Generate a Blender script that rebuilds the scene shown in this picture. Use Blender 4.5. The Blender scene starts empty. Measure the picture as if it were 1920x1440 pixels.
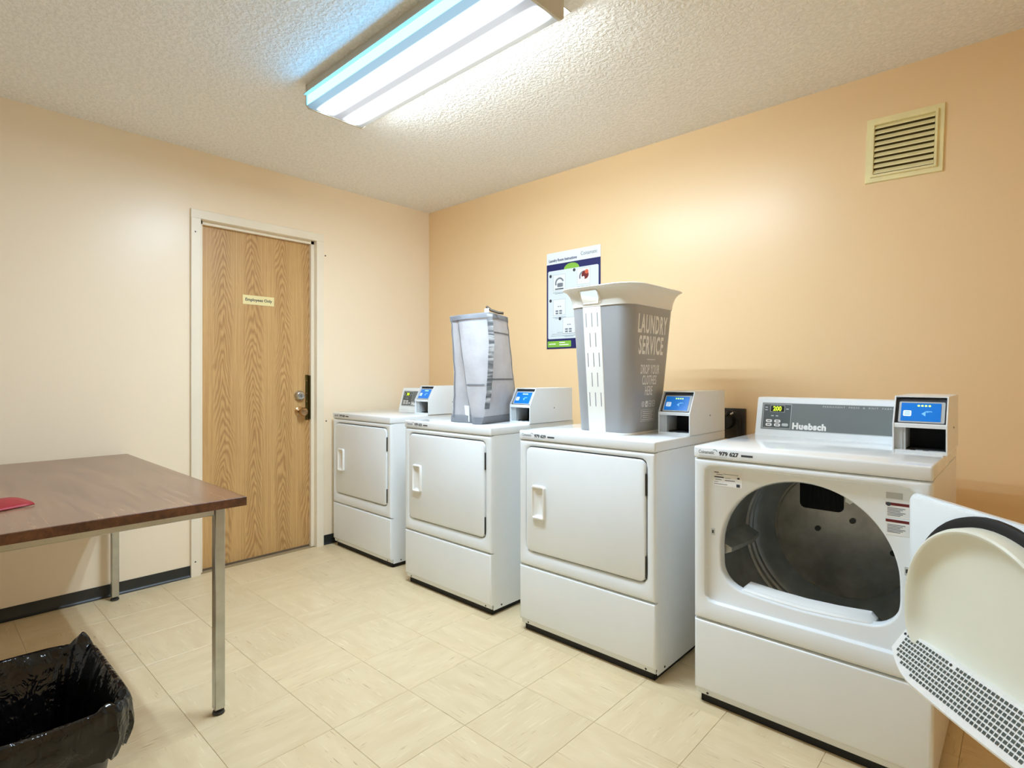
import bpy, bmesh, math, random
from mathutils import Vector, Matrix
random.seed(7)
SC = bpy.context.scene
COL = SC.collection
PI = math.pi

# ------------------------------------------------------------------ camera, world, exposure
cam_data = bpy.data.cameras.new('camera')
cam = bpy.data.objects.new('camera', cam_data)
COL.objects.link(cam)
cam_data.sensor_width = 36.0
cam_data.lens = 1042.47 / 1920 * 36.0
cam_data.shift_y = -15.65 / 1920
cam_data.clip_start = 0.02
cam.location = (3.5336, -2.8454, 1.1591)
cam.rotation_euler = (PI / 2, 0, math.radians(42.666))
SC.camera = cam

world = bpy.data.worlds.new('world')
SC.world = world
world.use_nodes = True
world.node_tree.nodes['Background'].inputs[0].default_value = (0.9, 0.95, 1.0, 1)
world.node_tree.nodes['Background'].inputs[1].default_value = 0.2

vs = SC.view_settings
vs.view_transform = 'Standard'
vs.look = 'None'
vs.gamma = 1.0
vs.use_curve_mapping = False
vs.exposure = 1.85
SC.cycles.use_denoising = True
SC.cycles.max_bounces = 16
SC.cycles.diffuse_bounces = 14
SC.cycles.sample_clamp_indirect = 6.0

LAMP = 66.0       # radiance of the bright bands of the fluorescent lens
SIDE = 15.0       # radiance of the lens side that faces the dryers

H = 2.4677           # ceiling height
RX, RY = 4.15, -3.95 # far extents of the room


# ------------------------------------------------------------------ materials
def srgb(r, g, b):
    f = lambda c: (c / 255 / 12.92) if c / 255 <= 0.04045 else ((c / 255 + 0.055) / 1.055) ** 2.4
    return (f(r), f(g), f(b), 1.0)


class NT:
    def __init__(self, m):
        m.use_nodes = True
        self.t = m.node_tree
        self.bsdf = self.t.nodes.get('Principled BSDF')
        self.out = self.t.nodes.get('Material Output')

    def n(self, typ, **kw):
        nd = self.t.nodes.new(typ)
        for k, v in kw.items():
            setattr(nd, k, v)
        return nd

    def l(self, a, b):
        self.t.links.new(a, b)

    def math(self, op, a, b=None, c=None):
        nd = self.n('ShaderNodeMath', operation=op)
        for i, v in enumerate((a, b, c)):
            if v is None:
                continue
            if isinstance(v, (int, float)):
                nd.inputs[i].default_value = v
            else:
                self.l(v, nd.inputs[i])
        return nd.outputs[0]

    def mix(self, fac, a, b, blend='MIX'):
        nd = self.n('ShaderNodeMix', data_type='RGBA', blend_type=blend)
        for k, v in ((0, fac), (6, a), (7, b)):
            if isinstance(v, (int, float)):
                nd.inputs[k].default_value = v
            elif isinstance(v, tuple):
                nd.inputs[k].default_value = v
            else:
                self.l(v, nd.inputs[k])
        return nd.outputs[2]

    def coord(self, which='Object'):
        return self.n('ShaderNodeTexCoord').outputs[which]

    def mapping(self, vec, scale=(1, 1, 1), loc=(0, 0, 0)):
        nd = self.n('ShaderNodeMapping')
        self.l(vec, nd.inputs[0])
        nd.inputs['Scale'].default_value = scale
        nd.inputs['Location'].default_value = loc
        return nd.outputs[0]

    def noise(self, vec, scale, detail=3, rough=0.55, dist=0.0):
        nd = self.n('ShaderNodeTexNoise')
        self.l(vec, nd.inputs['Vector'])
        nd.inputs['Scale'].default_value = scale
        nd.inputs['Detail'].default_value = detail
        nd.inputs['Roughness'].default_value = rough
        nd.inputs['Distortion'].default_value = dist
        return nd.outputs['Fac']

    def ramp(self, fac, stops):
        nd = self.n('ShaderNodeValToRGB')
        els = nd.color_ramp.elements
        while len(els) < len(stops):
            els.new(0.5)
        for e, (p, c) in zip(els, stops):
            e.position = p
            e.color = c if isinstance(c, tuple) else (c, c, c, 1)
        self.l(fac, nd.inputs[0])
        return nd.outputs[0]

    def bump(self, height, strength=0.3, dist=0.01):
        nd = self.n('ShaderNodeBump')
        nd.inputs['Strength'].default_value = strength
        nd.inputs['Distance'].default_value = dist
        self.l(height, nd.inputs['Height'])
        self.l(nd.outputs[0], self.bsdf.inputs['Normal'])


MATS = {}


def mat(name, col, rough=0.5, metal=0.0, spec=None, wear=0.0, wear_scale=6.0, bump=0.0, bump_scale=80.0,
        emit=None, emit_s=0.0, alpha=1.0, coat=0.0):
    if name in MATS:
        return MATS[name]
    m = bpy.data.materials.new(name)
    t = NT(m)
    b = t.bsdf
    b.inputs['Base Color'].default_value = col
    b.inputs['Roughness'].default_value = rough
    b.inputs['Metallic'].default_value = metal
    if spec is not None:
        b.inputs['Specular IOR Level'].default_value = spec
    if coat:
        b.inputs['Coat Weight'].default_value = coat
        b.inputs['Coat Roughness'].default_value = 0.1
    if emit:
        b.inputs['Emission Color'].default_value = emit
        b.inputs['Emission Strength'].default_value = emit_s
    if alpha < 1:
        b.inputs['Alpha'].default_value = alpha
    if wear > 0:
        f = t.noise(t.coord(), wear_scale, 4, 0.6)
        dark = tuple(c * (1 - wear) for c in col[:3]) + (1,)
        t.l(t.mix(t.ramp(f, [(0.35, 0.0), (0.7, 1.0)]), dark, col), b.inputs['Base Color'])
    if bump > 0:
        t.bump(t.noise(t.coord(), bump_scale, 3), bump, 0.004)
    MATS[name] = m
    return m


WHITE = mat('enamel_white', srgb(236, 241, 244), 0.24, wear=0.04, wear_scale=3)
WHITE_TOP = mat('enamel_worktop', srgb(236, 240, 242), 0.07, wear=0.03, wear_scale=5)
PLASTIC_W = mat('white_plastic', srgb(238, 238, 235), 0.35, wear=0.03)
CREAM_PLASTIC = mat('cream_liner', srgb(231, 231, 215), 0.32, wear=0.05, wear_scale=3)
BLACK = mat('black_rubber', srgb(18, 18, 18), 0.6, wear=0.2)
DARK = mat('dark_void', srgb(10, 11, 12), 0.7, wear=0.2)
GREY_PANEL = mat('grey_control_panel', srgb(112, 118, 117), 0.45, wear=0.05)
DARK_PANEL = mat('dark_control_panel', srgb(84, 90, 90), 0.45, wear=0.05)
PALE_LINE = mat('pale_line', srgb(196, 200, 200), 0.5, wear=0.05)
PRINT_W = mat('white_print', srgb(240, 240, 238), 0.6, wear=0.04)
PRINT_D = mat('dark_print', srgb(60, 64, 70), 0.6, wear=0.1)
PRINT_G = mat('grey_print', srgb(120, 126, 135), 0.6, wear=0.1)
PRINT_R = mat('red_print', srgb(112, 24, 22), 0.6, wear=0.1)
STEEL = mat('brushed_steel', srgb(200, 203, 200), 0.32, 1.0, wear=0.2, wear_scale=12)
CHROME = mat('satin_chrome', srgb(205, 203, 200), 0.2, 1.0, wear=0.15)
BRASS = mat('aged_brass', srgb(196, 160, 118), 0.22, 1.0, wear=0.25, wear_scale=20)
BRONZE = mat('dark_bronze', srgb(98, 84, 40), 0.35, 0.8, wear=0.35, wear_scale=20)
DRUM = mat('drum_steel', srgb(198, 206, 210), 0.36, 0.45, wear=0.35, wear_scale=7)
DRUM_BACK = mat('drum_back_steel', srgb(206, 206, 200), 0.28, 0.45, wear=0.35, wear_scale=9)
GAP_SHADE = mat('grey_door_gap_shade', srgb(96, 100, 102), 0.6, wear=0.15)  # flat grey for the shade in the gap round a shut door
SCREW = mat('dark_screw', srgb(74, 74, 72), 0.4, 0.6, wear=0.2)
TRIM = mat('cream_trim_paint', srgb(241, 231, 210), 0.35, wear=0.05, wear_scale=4)
BASE = mat('black_cove_vinyl', srgb(40, 42, 40), 0.38, wear=0.25, wear_scale=9)
VENT = mat('yellowed_vent_paint', srgb(243, 231, 176), 0.45, wear=0.1, wear_scale=12)
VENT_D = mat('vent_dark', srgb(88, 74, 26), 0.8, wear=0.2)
OUTLET = mat('dark_outlet_plastic', srgb(46, 40, 34), 0.4, wear=0.15)
RED = mat('red_cloth', srgb(160, 12, 34), 0.55, wear=0.25, wear_scale=14, bump=0.3)
BLUE = mat('blue_screen', srgb(0, 98, 184), 0.3, emit=srgb(0, 116, 206), emit_s=0.14, wear=0.03)
BLUE_L = mat('pale_blue_icon', srgb(120, 190, 240), 0.4, emit=srgb(110, 190, 245), emit_s=0.10, wear=0.03)
SCR_W = mat('screen_white', srgb(225, 238, 248), 0.4, emit=srgb(215, 232, 248), emit_s=0.10, wear=0.03)
LED = mat('led_green', srgb(190, 255, 120), 0.4, emit=srgb(190, 255, 110), emit_s=0.34, wear=0.02)
DIGIT = mat('digit_green', srgb(200, 250, 40), 0.4, emit=srgb(205, 245, 40), emit_s=0.26, wear=0.02)
COINGREY = mat('coin_box_inner_grey', srgb(190, 196, 198), 0.4, wear=0.06)


def wall_paint(name, col):
    m = bpy.data.materials.new(name)
    t = NT(m)
    c = t.coord()
    f = t.noise(c, 0.9, 3)
    d = tuple(x * 0.965 for x in col[:3]) + (1,)
    t.l(t.mix(t.ramp(f, [(0.3, 0.0), (0.7, 1.0)]), d, col), t.bsdf.inputs['Base Color'])
    t.bsdf.inputs['Roughness'].default_value = 0.31
    t.bsdf.inputs['Specular IOR Level'].default_value = 0.32
    t.bump(t.noise(c, 120, 2), 0.06, 0.003)
    return m


PEACH = wall_paint('peach_wall_paint', srgb(240, 209, 163))
OFFWHITE = wall_paint('off_white_wall_paint', srgb(236, 236, 232))
CREAM = wall_paint('cream_wall_paint', srgb(247, 231, 205))


def ceiling_mat():
    m = bpy.data.materials.new('stipple_ceiling')
    t = NT(m)
    c = t.coord()
    a = t.noise(c, 62, 2, 0.5, 0.6)
    b = t.noise(c, 26, 2, 0.5, 0.8)
    h = t.math('ADD', t.ramp(a, [(0.38, 0.0), (0.62, 1.0)]), t.math('MULTIPLY', b, 0.8))
    t.l(t.mix(t.ramp(a, [(0.3, 0.0), (0.6, 1.0)]), srgb(236, 237, 234), srgb(248, 248, 246)), t.bsdf.inputs['Base Color'])
    t.bsdf.inputs['Roughness'].default_value = 0.8
    t.bump(h, 0.45, 0.007)
    return m


CEIL = ceiling_mat()


def tile_mat():
    m = bpy.data.materials.new('streaked_vinyl_tile')
    t = NT(m)
    c = t.coord()
    rnd = t.n('ShaderNodeObjectInfo').outputs['Random']
    off = t.n('ShaderNodeCombineXYZ')
    t.l(t.math('MULTIPLY', rnd, 37.0), off.inputs[0])
    t.l(t.math('MULTIPLY', rnd, 91.0), off.inputs[1])
    v = t.n('ShaderNodeVectorMath', operation='ADD')
    t.l(c, v.inputs[0])
    t.l(off.outputs[0], v.inputs[1])
    v = v.outputs[0]
    soft = t.noise(t.mapping(v, (5, 16, 1)), 1.0, 3)
    str1 = t.noise(t.mapping(v, (11, 150, 1)), 1.0, 2, 0.5, 0.4)
    str2 = t.noise(t.mapping(v, (9, 120, 1), (5, 9, 0)), 1.0, 2, 0.5, 0.4)
    gate = t.noise(t.mapping(v, (7, 9, 1), (3, 1, 0)), 1.0, 2)
    base = t.mix(t.ramp(soft, [(0.3, 0.0), (0.7, 1.0)]), srgb(213, 192, 152), srgb(224, 205, 168))
    dk = t.math('MULTIPLY', t.ramp(str1, [(0.63, 0.0), (0.71, 1.0)]), t.ramp(gate, [(0.48, 0.0), (0.62, 1.0)]))
    base = t.mix(t.math('MULTIPLY', dk, 0.62), base, srgb(150, 122, 88))
    lt = t.math('MULTIPLY', t.ramp(str2, [(0.62, 0.0), (0.74, 1.0)]), 0.5)
    base = t.mix(lt, base, srgb(240, 228, 196))
    vary = t.n('ShaderNodeHueSaturation')
    t.l(base, vary.inputs['Color'])
    t.l(t.math('ADD', 0.965, t.math('MULTIPLY', rnd, 0.06)), vary.inputs['Value'])
    t.l(vary.outputs[0], t.bsdf.inputs['Base Color'])
    t.l(t.math('ADD', 0.26, t.math('MULTIPLY', soft, 0.2)), t.bsdf.inputs['Roughness'])
    t.bump(t.noise(v, 14, 3), 0.05, 0.004)
    return m


TILE = tile_mat()
GROUT = mat('tile_joint_dirt', srgb(168, 146, 108), 0.8, wear=0.2)


def oak_mat():
    # book-matched oak veneer: cathedral arches down the middle of each strip, straight grain between
    m = bpy.data.materials.new('oak_veneer')
    t = NT(m)
    c = t.coord()
    sep = t.n('ShaderNodeSeparateXYZ')
    t.l(c, sep.inputs[0])
    y, z = sep.outputs[1], sep.outputs[2]
    wob = t.math('MULTIPLY', t.math('SUBTRACT', t.noise(t.mapping(c, (1, 1.5, 0.9)), 2.0, 2), 0.5), 0.10)
    yy = t.math('ADD', y, wob)
    u = t.math('PINGPONG', t.math('ADD', yy, 10.0), 0.094)         # 0..0.094 from strip centre to strip edge
    un = t.math('DIVIDE', u, 0.094)
    col_id = t.math('FLOOR', t.math('DIVIDE', t.math('ADD', yy, 10.094), 0.188))
    ph = t.math('MULTIPLY', t.math('SINE', t.math('MULTIPLY', col_id, 12.9)), 3.0)
    zz = t.math('ADD', z, ph)
    arch = t.math('MULTIPLY', t.math('POWER', un, 1.2), 0.40)
    wav = t.math('MULTIPLY', t.noise(t.mapping(c, (1, 8, 1.6)), 1.0, 3), 0.55)
    f = t.math('ADD', t.math('ADD', zz, arch), wav)
    rings = t.math('SINE', t.math('MULTIPLY', f, 88.0))
    rings = t.math('POWER', t.math('MULTIPLY_ADD', rings, 0.5, 0.5), 1.5)
    mask = t.ramp(un, [(0.0, 1.0), (0.40, 0.9), (0.62, 0.15), (0.8, 0.0)])
    straight = t.noise(t.mapping(c, (1, 130, 1.6)), 1.0, 3, 0.6)
    pores = t.noise(t.mapping(c, (1, 520, 11)), 1.0, 2, 0.5)
    base = t.mix(t.ramp(straight, [(0.3, 0.0), (0.7, 1.0)]), srgb(188, 147, 92), srgb(212, 173, 116))
    base = t.mix(t.math('MULTIPLY', t.math('MULTIPLY', rings, mask), 0.62), base, srgb(148, 104, 56))
    base = t.mix(t.math('MULTIPLY', t.ramp(pores, [(0.55, 0.0), (0.72, 1.0)]), 0.4), base, srgb(146, 104, 58))
    t.l(base, t.bsdf.inputs['Base Color'])
    t.bsdf.inputs['Roughness'].default_value = 0.42
    t.bump(pores, 0.05, 0.002)
    return m


OAK = oak_mat()


def walnut_mat(name, c1, c2, rough):
    m = bpy.data.materials.new(name)
    t = NT(m)
    c = t.coord()
    g = t.noise(t.mapping(c, (3.0, 55, 55)), 1.0, 4, 0.6, 0.5)
    b = t.noise(t.mapping(c, (1.2, 9, 9)), 1.0, 2)
    f = t.math('ADD', t.math('MULTIPLY', g, 0.65), t.math('MULTIPLY', b, 0.35))
    t.l(t.mix(t.ramp(f, [(0.36, 0.0), (0.64, 1.0)]), c1, c2), t.bsdf.inputs['Base Color'])
    t.bsdf.inputs['Roughness'].default_value = rough
    return m


WALNUT = walnut_mat('walnut_laminate', srgb(104, 72, 54), srgb(140, 104, 80), 0.22)
WALNUT_E = walnut_mat('walnut_edge_band', srgb(70, 42, 24), srgb(112, 70, 42), 0.4)


def mesh_fabric(name, col, alpha):
    m = bpy.data.materials.new(name)
    t = NT(m)
    c = t.coord()
    f = t.noise(c, 9, 3)
    d = tuple(x * 0.82 for x in col[:3]) + (1,)
    t.l(t.mix(t.ramp(f, [(0.3, 0.0), (0.7, 1.0)]), d, col), t.bsdf.inputs['Base Color'])
    t.bsdf.inputs['Roughness'].default_value = 0.75
    t.bsdf.inputs['Alpha'].default_value = alpha
    t.bump(t.noise(c, 22, 3), 0.25, 0.01)
    return m


NET = mesh_fabric('grey_mesh_net', srgb(200, 199, 203), 0.76)
TAPE = mesh_fabric('grey_binding_tape', srgb(132, 134, 140), 1.0)
STRAP = mesh_fabric('dark_grey_strap', srgb(122, 124, 128), 1.0)


def webbing_mat():
    m = bpy.data.materials.new('puckered_webbing')
    t = NT(m)
    c = t.coord()
    f = t.noise(t.mapping(c, (6, 6, 46)), 1.0, 2, 0.5, 0.3)
    t.l(t.ramp(f, [(0.40, srgb(94, 97, 100)), (0.52, srgb(128, 130, 134)), (0.62, srgb(188, 190, 192))]), t.bsdf.inputs['Base Color'])
    t.bsdf.inputs['Roughness'].default_value = 0.7
    t.bump(f, 0.5, 0.01)
    return m


WEBBING = webbing_mat()


def bag_mat():
    m = bpy.data.materials.new('black_bin_liner')
    t = NT(m)
    c = t.coord()
    t.l(t.mix(t.noise(c, 6, 3), srgb(7, 7, 8), srgb(16, 15, 15)), t.bsdf.inputs['Base Color'])
    t.bsdf.inputs['Roughness'].default_value = 0.13
    h = t.math('ADD', t.noise(t.mapping(c, (9, 9, 4)), 1.0, 2, 0.5, 0.8), t.math('MULTIPLY', t.noise(t.mapping(c, (26, 26, 14)), 1.0, 3, 0.55, 1.0), 0.38))
    t.bump(h, 0.8, 0.03)
    return m


BAG = bag_mat()
BIN = mat('black_bin_plastic', srgb(44, 42, 40), 0.42, wear=0.2)
SLEEVE = mat('grey_basket_plastic', srgb(160, 161, 162), 0.3, wear=0.05, wear_scale=5)
RIMW = mat('white_basket_plastic', srgb(238, 237, 230), 0.33, wear=0.03)
NAVY = mat('navy_print', srgb(14, 22, 92), 0.5, wear=0.08)
GREEN = mat('green_print', srgb(132, 186, 62), 0.5, wear=0.06)
PAPER = mat('poster_paper', srgb(228, 234, 236), 0.5, wear=0.03)
PANELP = mat('poster_pale_panel', srgb(216, 226, 230), 0.5, wear=0.04)
SIGNC = mat('cream_sign_plastic', srgb(240, 226, 168), 0.4, wear=0.05)


def lamp_mat(power):
    # prismatic lens of a two-tube fixture: each tube shows as a bright band, dim between, beside and past the tube ends
    m = bpy.data.materials.new('lit_fluorescent_lens')
    t = NT(m)
    sep = t.n('ShaderNodeSeparateXYZ')
    t.l(t.coord(), sep.inputs[0])
    x, y, z = sep.outputs
    ay = t.math('ABSOLUTE', y)
    band = t.math('SUBTRACT', 1.0, t.math('DIVIDE', t.math('ABSOLUTE', t.math('SUBTRACT', ay, 0.066)), 0.053))
    band = t.math('MAXIMUM', band, 0.0)
    band = t.math('POWER', band, 2.6)
    ends = t.math('SUBTRACT', 1.0, t.math('DIVIDE', t.math('ABSOLUTE', x), 0.60))
    ends = t.math('MINIMUM', t.math('MULTIPLY', t.math('MAXIMUM', ends, 0.0), 6.0), 1.0)
    ridge = t.math('MULTIPLY_ADD', t.math('SINE', t.math('MULTIPLY', x, 900.0)), 0.03, 1.0)
    main = t.math('MULTIPLY', t.math('MULTIPLY', t.math('MULTIPLY', band, ends), power), ridge)
    side = t.ramp(t.math('MULTIPLY_ADD', y, 3.2, 0.5), [(0.0, (0.50, 0.80, 1.0, 1)), (0.14, (0.56, 0.82, 1.0, 1)), (0.4, (0.9, 0.94, 1.0, 1)), (0.75, (0.98, 0.98, 0.92, 1)), (1.0, (0.86, 0.88, 0.78, 1))])
    e1 = t.n('ShaderNodeEmission')
    e1.inputs[0].default_value = (0.78, 0.98, 1.18, 1)
    t.l(main, e1.inputs[1])
    e2 = t.n('ShaderNodeEmission')
    t.l(side, e2.inputs[0])
    lowside = t.math('MULTIPLY_ADD', ends, 0.07, 0.15)
    t.l(lowside, e2.inputs[1])
    add = t.n('ShaderNodeAddShader')
    t.l(e1.outputs[0], add.inputs[0])
    t.l(e2.outputs[0], add.inputs[1])
    t.l(add.outputs[0], t.out.inputs[0])
    return m


LENS = lamp_mat(LAMP)


def lens_side_mat(power):
    m = bpy.data.materials.new('lit_lens_side')
    t = NT(m)
    sep = t.n('ShaderNodeSeparateXYZ')
    t.l(t.coord(), sep.inputs[0])
    near = t.math('GREATER_THAN', sep.outputs[1], 0.0)
    e = t.n('ShaderNodeEmission')
    t.l(t.mix(near, (0.030, 0.24, 0.46, 1), (0.86, 0.98, 1.05, 1)), e.inputs[0])
    t.l(t.math('MULTIPLY_ADD', near, power - 8.0, 8.0), e.inputs[1])
    t.l(e.outputs[0], t.out.inputs[0])
    return m


LENS_SIDE = lens_side_mat(SIDE)
FIXTURE = mat('fixture_metal', srgb(206, 200, 184), 0.4, wear=0.06)


# ------------------------------------------------------------------ mesh helpers
def link(name, me, m, parent=None, smooth=False, loc=None, rot=None):
    o = bpy.data.objects.new(name, me)
    COL.objects.link(o)
    if m is not None and not me.materials:
        me.materials.append(m)
    if parent is not None:
        o.parent = parent
    if loc is not None:
        o.location = loc
    if rot is not None:
        o.rotation_euler = rot
    if smooth:
        me.polygons.foreach_set('use_smooth', [True] * len(me.polygons))
        try:
            me.set_sharp_from_angle(angle=math.radians(38))
        except Exception:
            pass
    return o


def from_bm(name, bm, m, parent=None, smooth=False, **kw):
    bmesh.ops.recalc_face_normals(bm, faces=bm.faces[:])
    me = bpy.data.meshes.new(name)
    bm.to_mesh(me)
    bm.free()
    return link(name, me, m, parent, smooth, **kw)


def add_box(bm, x0, x1, y0, y1, z0, z1, bev=0.0, seg=2):
    r = bmesh.ops.create_cube(bm, size=1.0)
    vv = r['verts']
    for v in vv:
        v.co = ((x0 + x1) / 2 + v.co.x * (x1 - x0), (y0 + y1) / 2 + v.co.y * (y1 - y0), (z0 + z1) / 2 + v.co.z * (z1 - z0))
    if bev > 0:
        es = list({e for v in vv for e in v.link_edges})
        bmesh.ops.bevel(bm, geom=es, offset=bev, segments=seg, profile=0.5, affect='EDGES')


def box(name, x0, x1, y0, y1, z0, z1, m, parent=None, bev=0.0, seg=2, **kw):
    bm = bmesh.new()
    add_box(bm, x0, x1, y0, y1, z0, z1, bev, seg)
    return from_bm(name, bm, m, parent, smooth=bev > 0, **kw)


def rrect(x0, x1, z0, z1, r, n=6):
    """rounded rectangle as 2D points, counter-clockwise"""
    pts = []
    for cx, cz, a0 in ((x1 - r, z1 - r, 0), (x0 + r, z1 - r, PI / 2), (x0 + r, z0 + r, PI), (x1 - r, z0 + r, 3 * PI / 2)):
        for i in range(n + 1):
            a = a0 + PI / 2 * i / n
            pts.append((cx + r * math.cos(a), cz + r * math.sin(a)))
    return pts


def loft(name, loops, m, parent=None, smooth=True, cap0=False, cap1=False, closed=True, **kw):
    """loops: lists of equal length of 3D points"""
    bm = bmesh.new()
    V = [[bm.verts.new(p) for p in lp] for lp in loops]
    n = len(loops[0])
    for a, b in zip(V, V[1:]):
        for i in range(n if closed else n - 1):
            j = (i + 1) % n
            try:
                bm.faces.new((a[i], a[j], b[j], b[i]))
            except ValueError:
                pass
    if cap0:
        bm.faces.new(V[0])
    if cap1:
        bm.faces.new(V[-1])
    return from_bm(name, bm, m, parent, smooth, **kw)


def slab_xz(name, pts, y0, y1, bev, m, parent=None, **kw):
    """a plate with outline pts in x,z; front face at y0 (bevelled), back at y1"""
    cx = sum(p[0] for p in pts) / len(pts)
    cz = sum(p[1] for p in pts) / len(pts)
    hw = max(abs(p[0] - cx) for p in pts)
    hh = max(abs(p[1] - cz) for p in pts)

    def ins(d, y):
        return [(cx + (p[0] - cx) * (1 - d / hw), y, cz + (p[1] - cz) * (1 - d / hh)) for p in pts]
    s = 1 if y1 > y0 else -1
    return loft(name, [ins(0, y1), ins(0, y0 + s * bev), ins(bev * 0.3, y0 + s * bev * 0.3), ins(bev, y0)], m, parent, True, True, True, **kw)


def tube(name, path, r, m, parent=None, n=10, cap=True, **kw):
    P = [Vector(p) for p in path]
    loops = []
    up = Vector((0, 0, 1))
    for i, p in enumerate(P):
        d = (P[min(i + 1, len(P) - 1)] - P[max(i - 1, 0)]).normalized()
        a = d.cross(up)
        if a.length < 1e-3:
            a = d.cross(Vector((0, 1, 0)))
        a.normalize()
        b = d.cross(a).normalized()
        rr = r[i] if isinstance(r, (list, tuple)) else r
        loops.append([tuple(p + a * rr * math.cos(2 * PI * k / n) + b * rr * math.sin(2 * PI * k / n)) for k in range(n)])
    return loft(name, loops, m, parent, True, cap, cap, **kw)


def lathe(name, prof, m, parent=None, axis='z', n=28, loc=(0, 0, 0), **kw):
    """prof: (radius, height) pairs, revolved about an axis through loc"""
    loops = []
    for r, h in prof:
        lp = []
        for k in range(n):
            a = 2 * PI * k / n
            c, s = r * math.cos(a), r * math.sin(a)
            q = {'z': (c, s, h), 'y': (c, h, s), 'x': (h, c, s)}[axis]
            lp.append((q[0] + loc[0], q[1] + loc[1], q[2] + loc[2]))
        loops.append(lp)
    return loft(name, loops, m, parent, True, True, True, **kw)


def thing(name, label, cat, loc=(0, 0, 0), rz=0.0, group=None):
    o = bpy.data.objects.new(name, None)
    COL.objects.link(o)
    o.empty_display_size = 0.1
    o.location = loc
    o.rotation_euler = (0, 0, rz)
    o['label'] = label
    o['category'] = cat
    if group:
        o['group'] = group
    return o


def struct(o):
    o['kind'] = 'structure'
    return o


def note(o, label):
    o['label'] = label
    return o


def text(name, s, size, m, parent, frame, xs=1.0, bold=0.0, align='CENTER', spacing=1.0, depth=0.0004, line=1.0):
    """frame: 4x4 matrix placing the text plane (local x right, y up, z out of the surface)"""
    cu = bpy.data.curves.new(name, 'FONT')
    cu.body = s
    cu.size = size
    cu.align_x = align
    cu.align_y = 'CENTER'
    cu.space_character = spacing
    cu.space_line = line
    cu.offset = bold
    cu.extrude = depth / 2
    cu.resolution_u = 3
    tmp = bpy.data.objects.new('tmp_text', cu)
    COL.objects.link(tmp)
    dg = bpy.context.evaluated_depsgraph_get()
    me = bpy.data.meshes.new_from_object(tmp.evaluated_get(dg))
    bpy.data.objects.remove(tmp)
    bpy.data.curves.remove(cu)
    me.name = name
    me.transform(Matrix.Diagonal((xs, 1, 1, 1)))
    me.transform(frame)
    me.materials.clear()
    return link(name, me, m, parent)


def frame(o, right, up):
    r = Vector(right).normalized()
    u = Vector(up).normalized()
    n = r.cross(u)
    M = Matrix((r, u, n)).transposed().to_4x4()
    M.translation = Vector(o)
    return M


def plate(name, fr, x0, x1, y0, y1, m, parent, t=0.0006, r=0.0, off=0.0):
    """a thin printed or moulded plate lying in the plane of a frame"""
    pts = rrect(x0, x1, y0, y1, r, 4) if r > 0 else [(x1, y1), (x0, y1), (x0, y0), (x1, y0)]
    return loft(name, [[tuple(fr @ Vector((p[0], p[1], off))) for p in pts], [tuple(fr @ Vector((p[0], p[1], off + t))) for p in pts]],
                m, parent, False, True, True)


def disc(name, fr, x, y, r, m, parent, t=0.0006, off=0.0, n=16):
    pts = [(x + r * math.cos(2 * PI * i / n), y + r * math.sin(2 * PI * i / n)) for i in range(n)]
    return loft(name, [[tuple(fr @ Vector((p[0], p[1], off))) for p in pts], [tuple(fr @ Vector((p[0], p[1], off + t))) for p in pts]],
                m, parent, False, True, True)


def ring_plate(name, fr, x0, x1, y0, y1, w, m, parent, t=0.0006, off=0.0):
    """a thin rectangular outline"""
    a = [(x0, y0), (x1, y0), (x1, y1), (x0, y1)]
    b = [(x0 + w, y0 + w), (x1 - w, y0 + w), (x1 - w, y1 - w), (x0 + w, y1 - w)]
    f = lambda q, z: [tuple(fr @ Vector((p[0], p[1], z))) for p in q]
    return loft(name, [f(a, off), f(a, off + t), f(b, off + t), f(b, off)], m, parent, False)


# ------------------------------------------------------------------ the room
TS = 0.3048
T0X, T0Y = 1.8644, -1.5963

fl = struct(box('floor', -0.12, RX + 0.1, RY - 0.1, 0.1, -0.06, -0.0025, GROUT))
tile_mesh = {}


def tile_me(w, d):
    k = (round(w, 4), round(d, 4))
    if k not in tile_mesh:
        bm = bmesh.new()
        g = 0.0004
        a, b = w / 2 - g, d / 2 - g
        lo = [(a, b), (-a, b), (-a, -b), (a, -b)]
        e = 0.0008
        V = [[bm.verts.new((x, y, -0.0025)) for x, y in lo],
             [bm.verts.new((x, y, -0.0008)) for x, y in lo],
             [bm.verts.new((x - math.copysign(e, x), y - math.copysign(e, y), 0)) for x, y in lo]]
        for p, q in zip(V, V[1:]):
            for i in range(4):
                bm.faces.new((p[i], p[(i + 1) % 4], q[(i + 1) % 4], q[i]))
        bm.faces.new(V[2])
        bmesh.ops.recalc_face_normals(bm, faces=bm.faces[:])
        me = bpy.data.meshes.new('tile')
        bm.to_mesh(me)
        bm.free()
        me.materials.append(TILE)
        tile_mesh[k] = me
    return tile_mesh[k]


i0 = math.floor((0 - T0X) / TS)
i1 = math.ceil((RX - T0X) / TS)
j0 = math.floor((RY - T0Y) / TS)
j1 = math.ceil((0 - T0Y) / TS)
for i in range(i0, i1):
    for j in range(j0, j1):
        xa, xb = max(T0X + i * TS, 0), min(T0X + (i + 1) * TS, RX)
        ya, yb = max(T0Y + j * TS, RY), min(T0Y + (j + 1) * TS, 0)
        if xb - xa < 0.004 or yb - ya < 0.004:
            continue
        turn = (i + j) % 2
        me = tile_me(yb - ya, xb - xa) if turn else tile_me(xb - xa, yb - ya)
        o = link('tile', me, None, fl)
        o.location = ((xa + xb) / 2, (ya + yb) / 2, 0)
        o.rotation_euler = (0, 0, PI / 2 if turn else 0)

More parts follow.
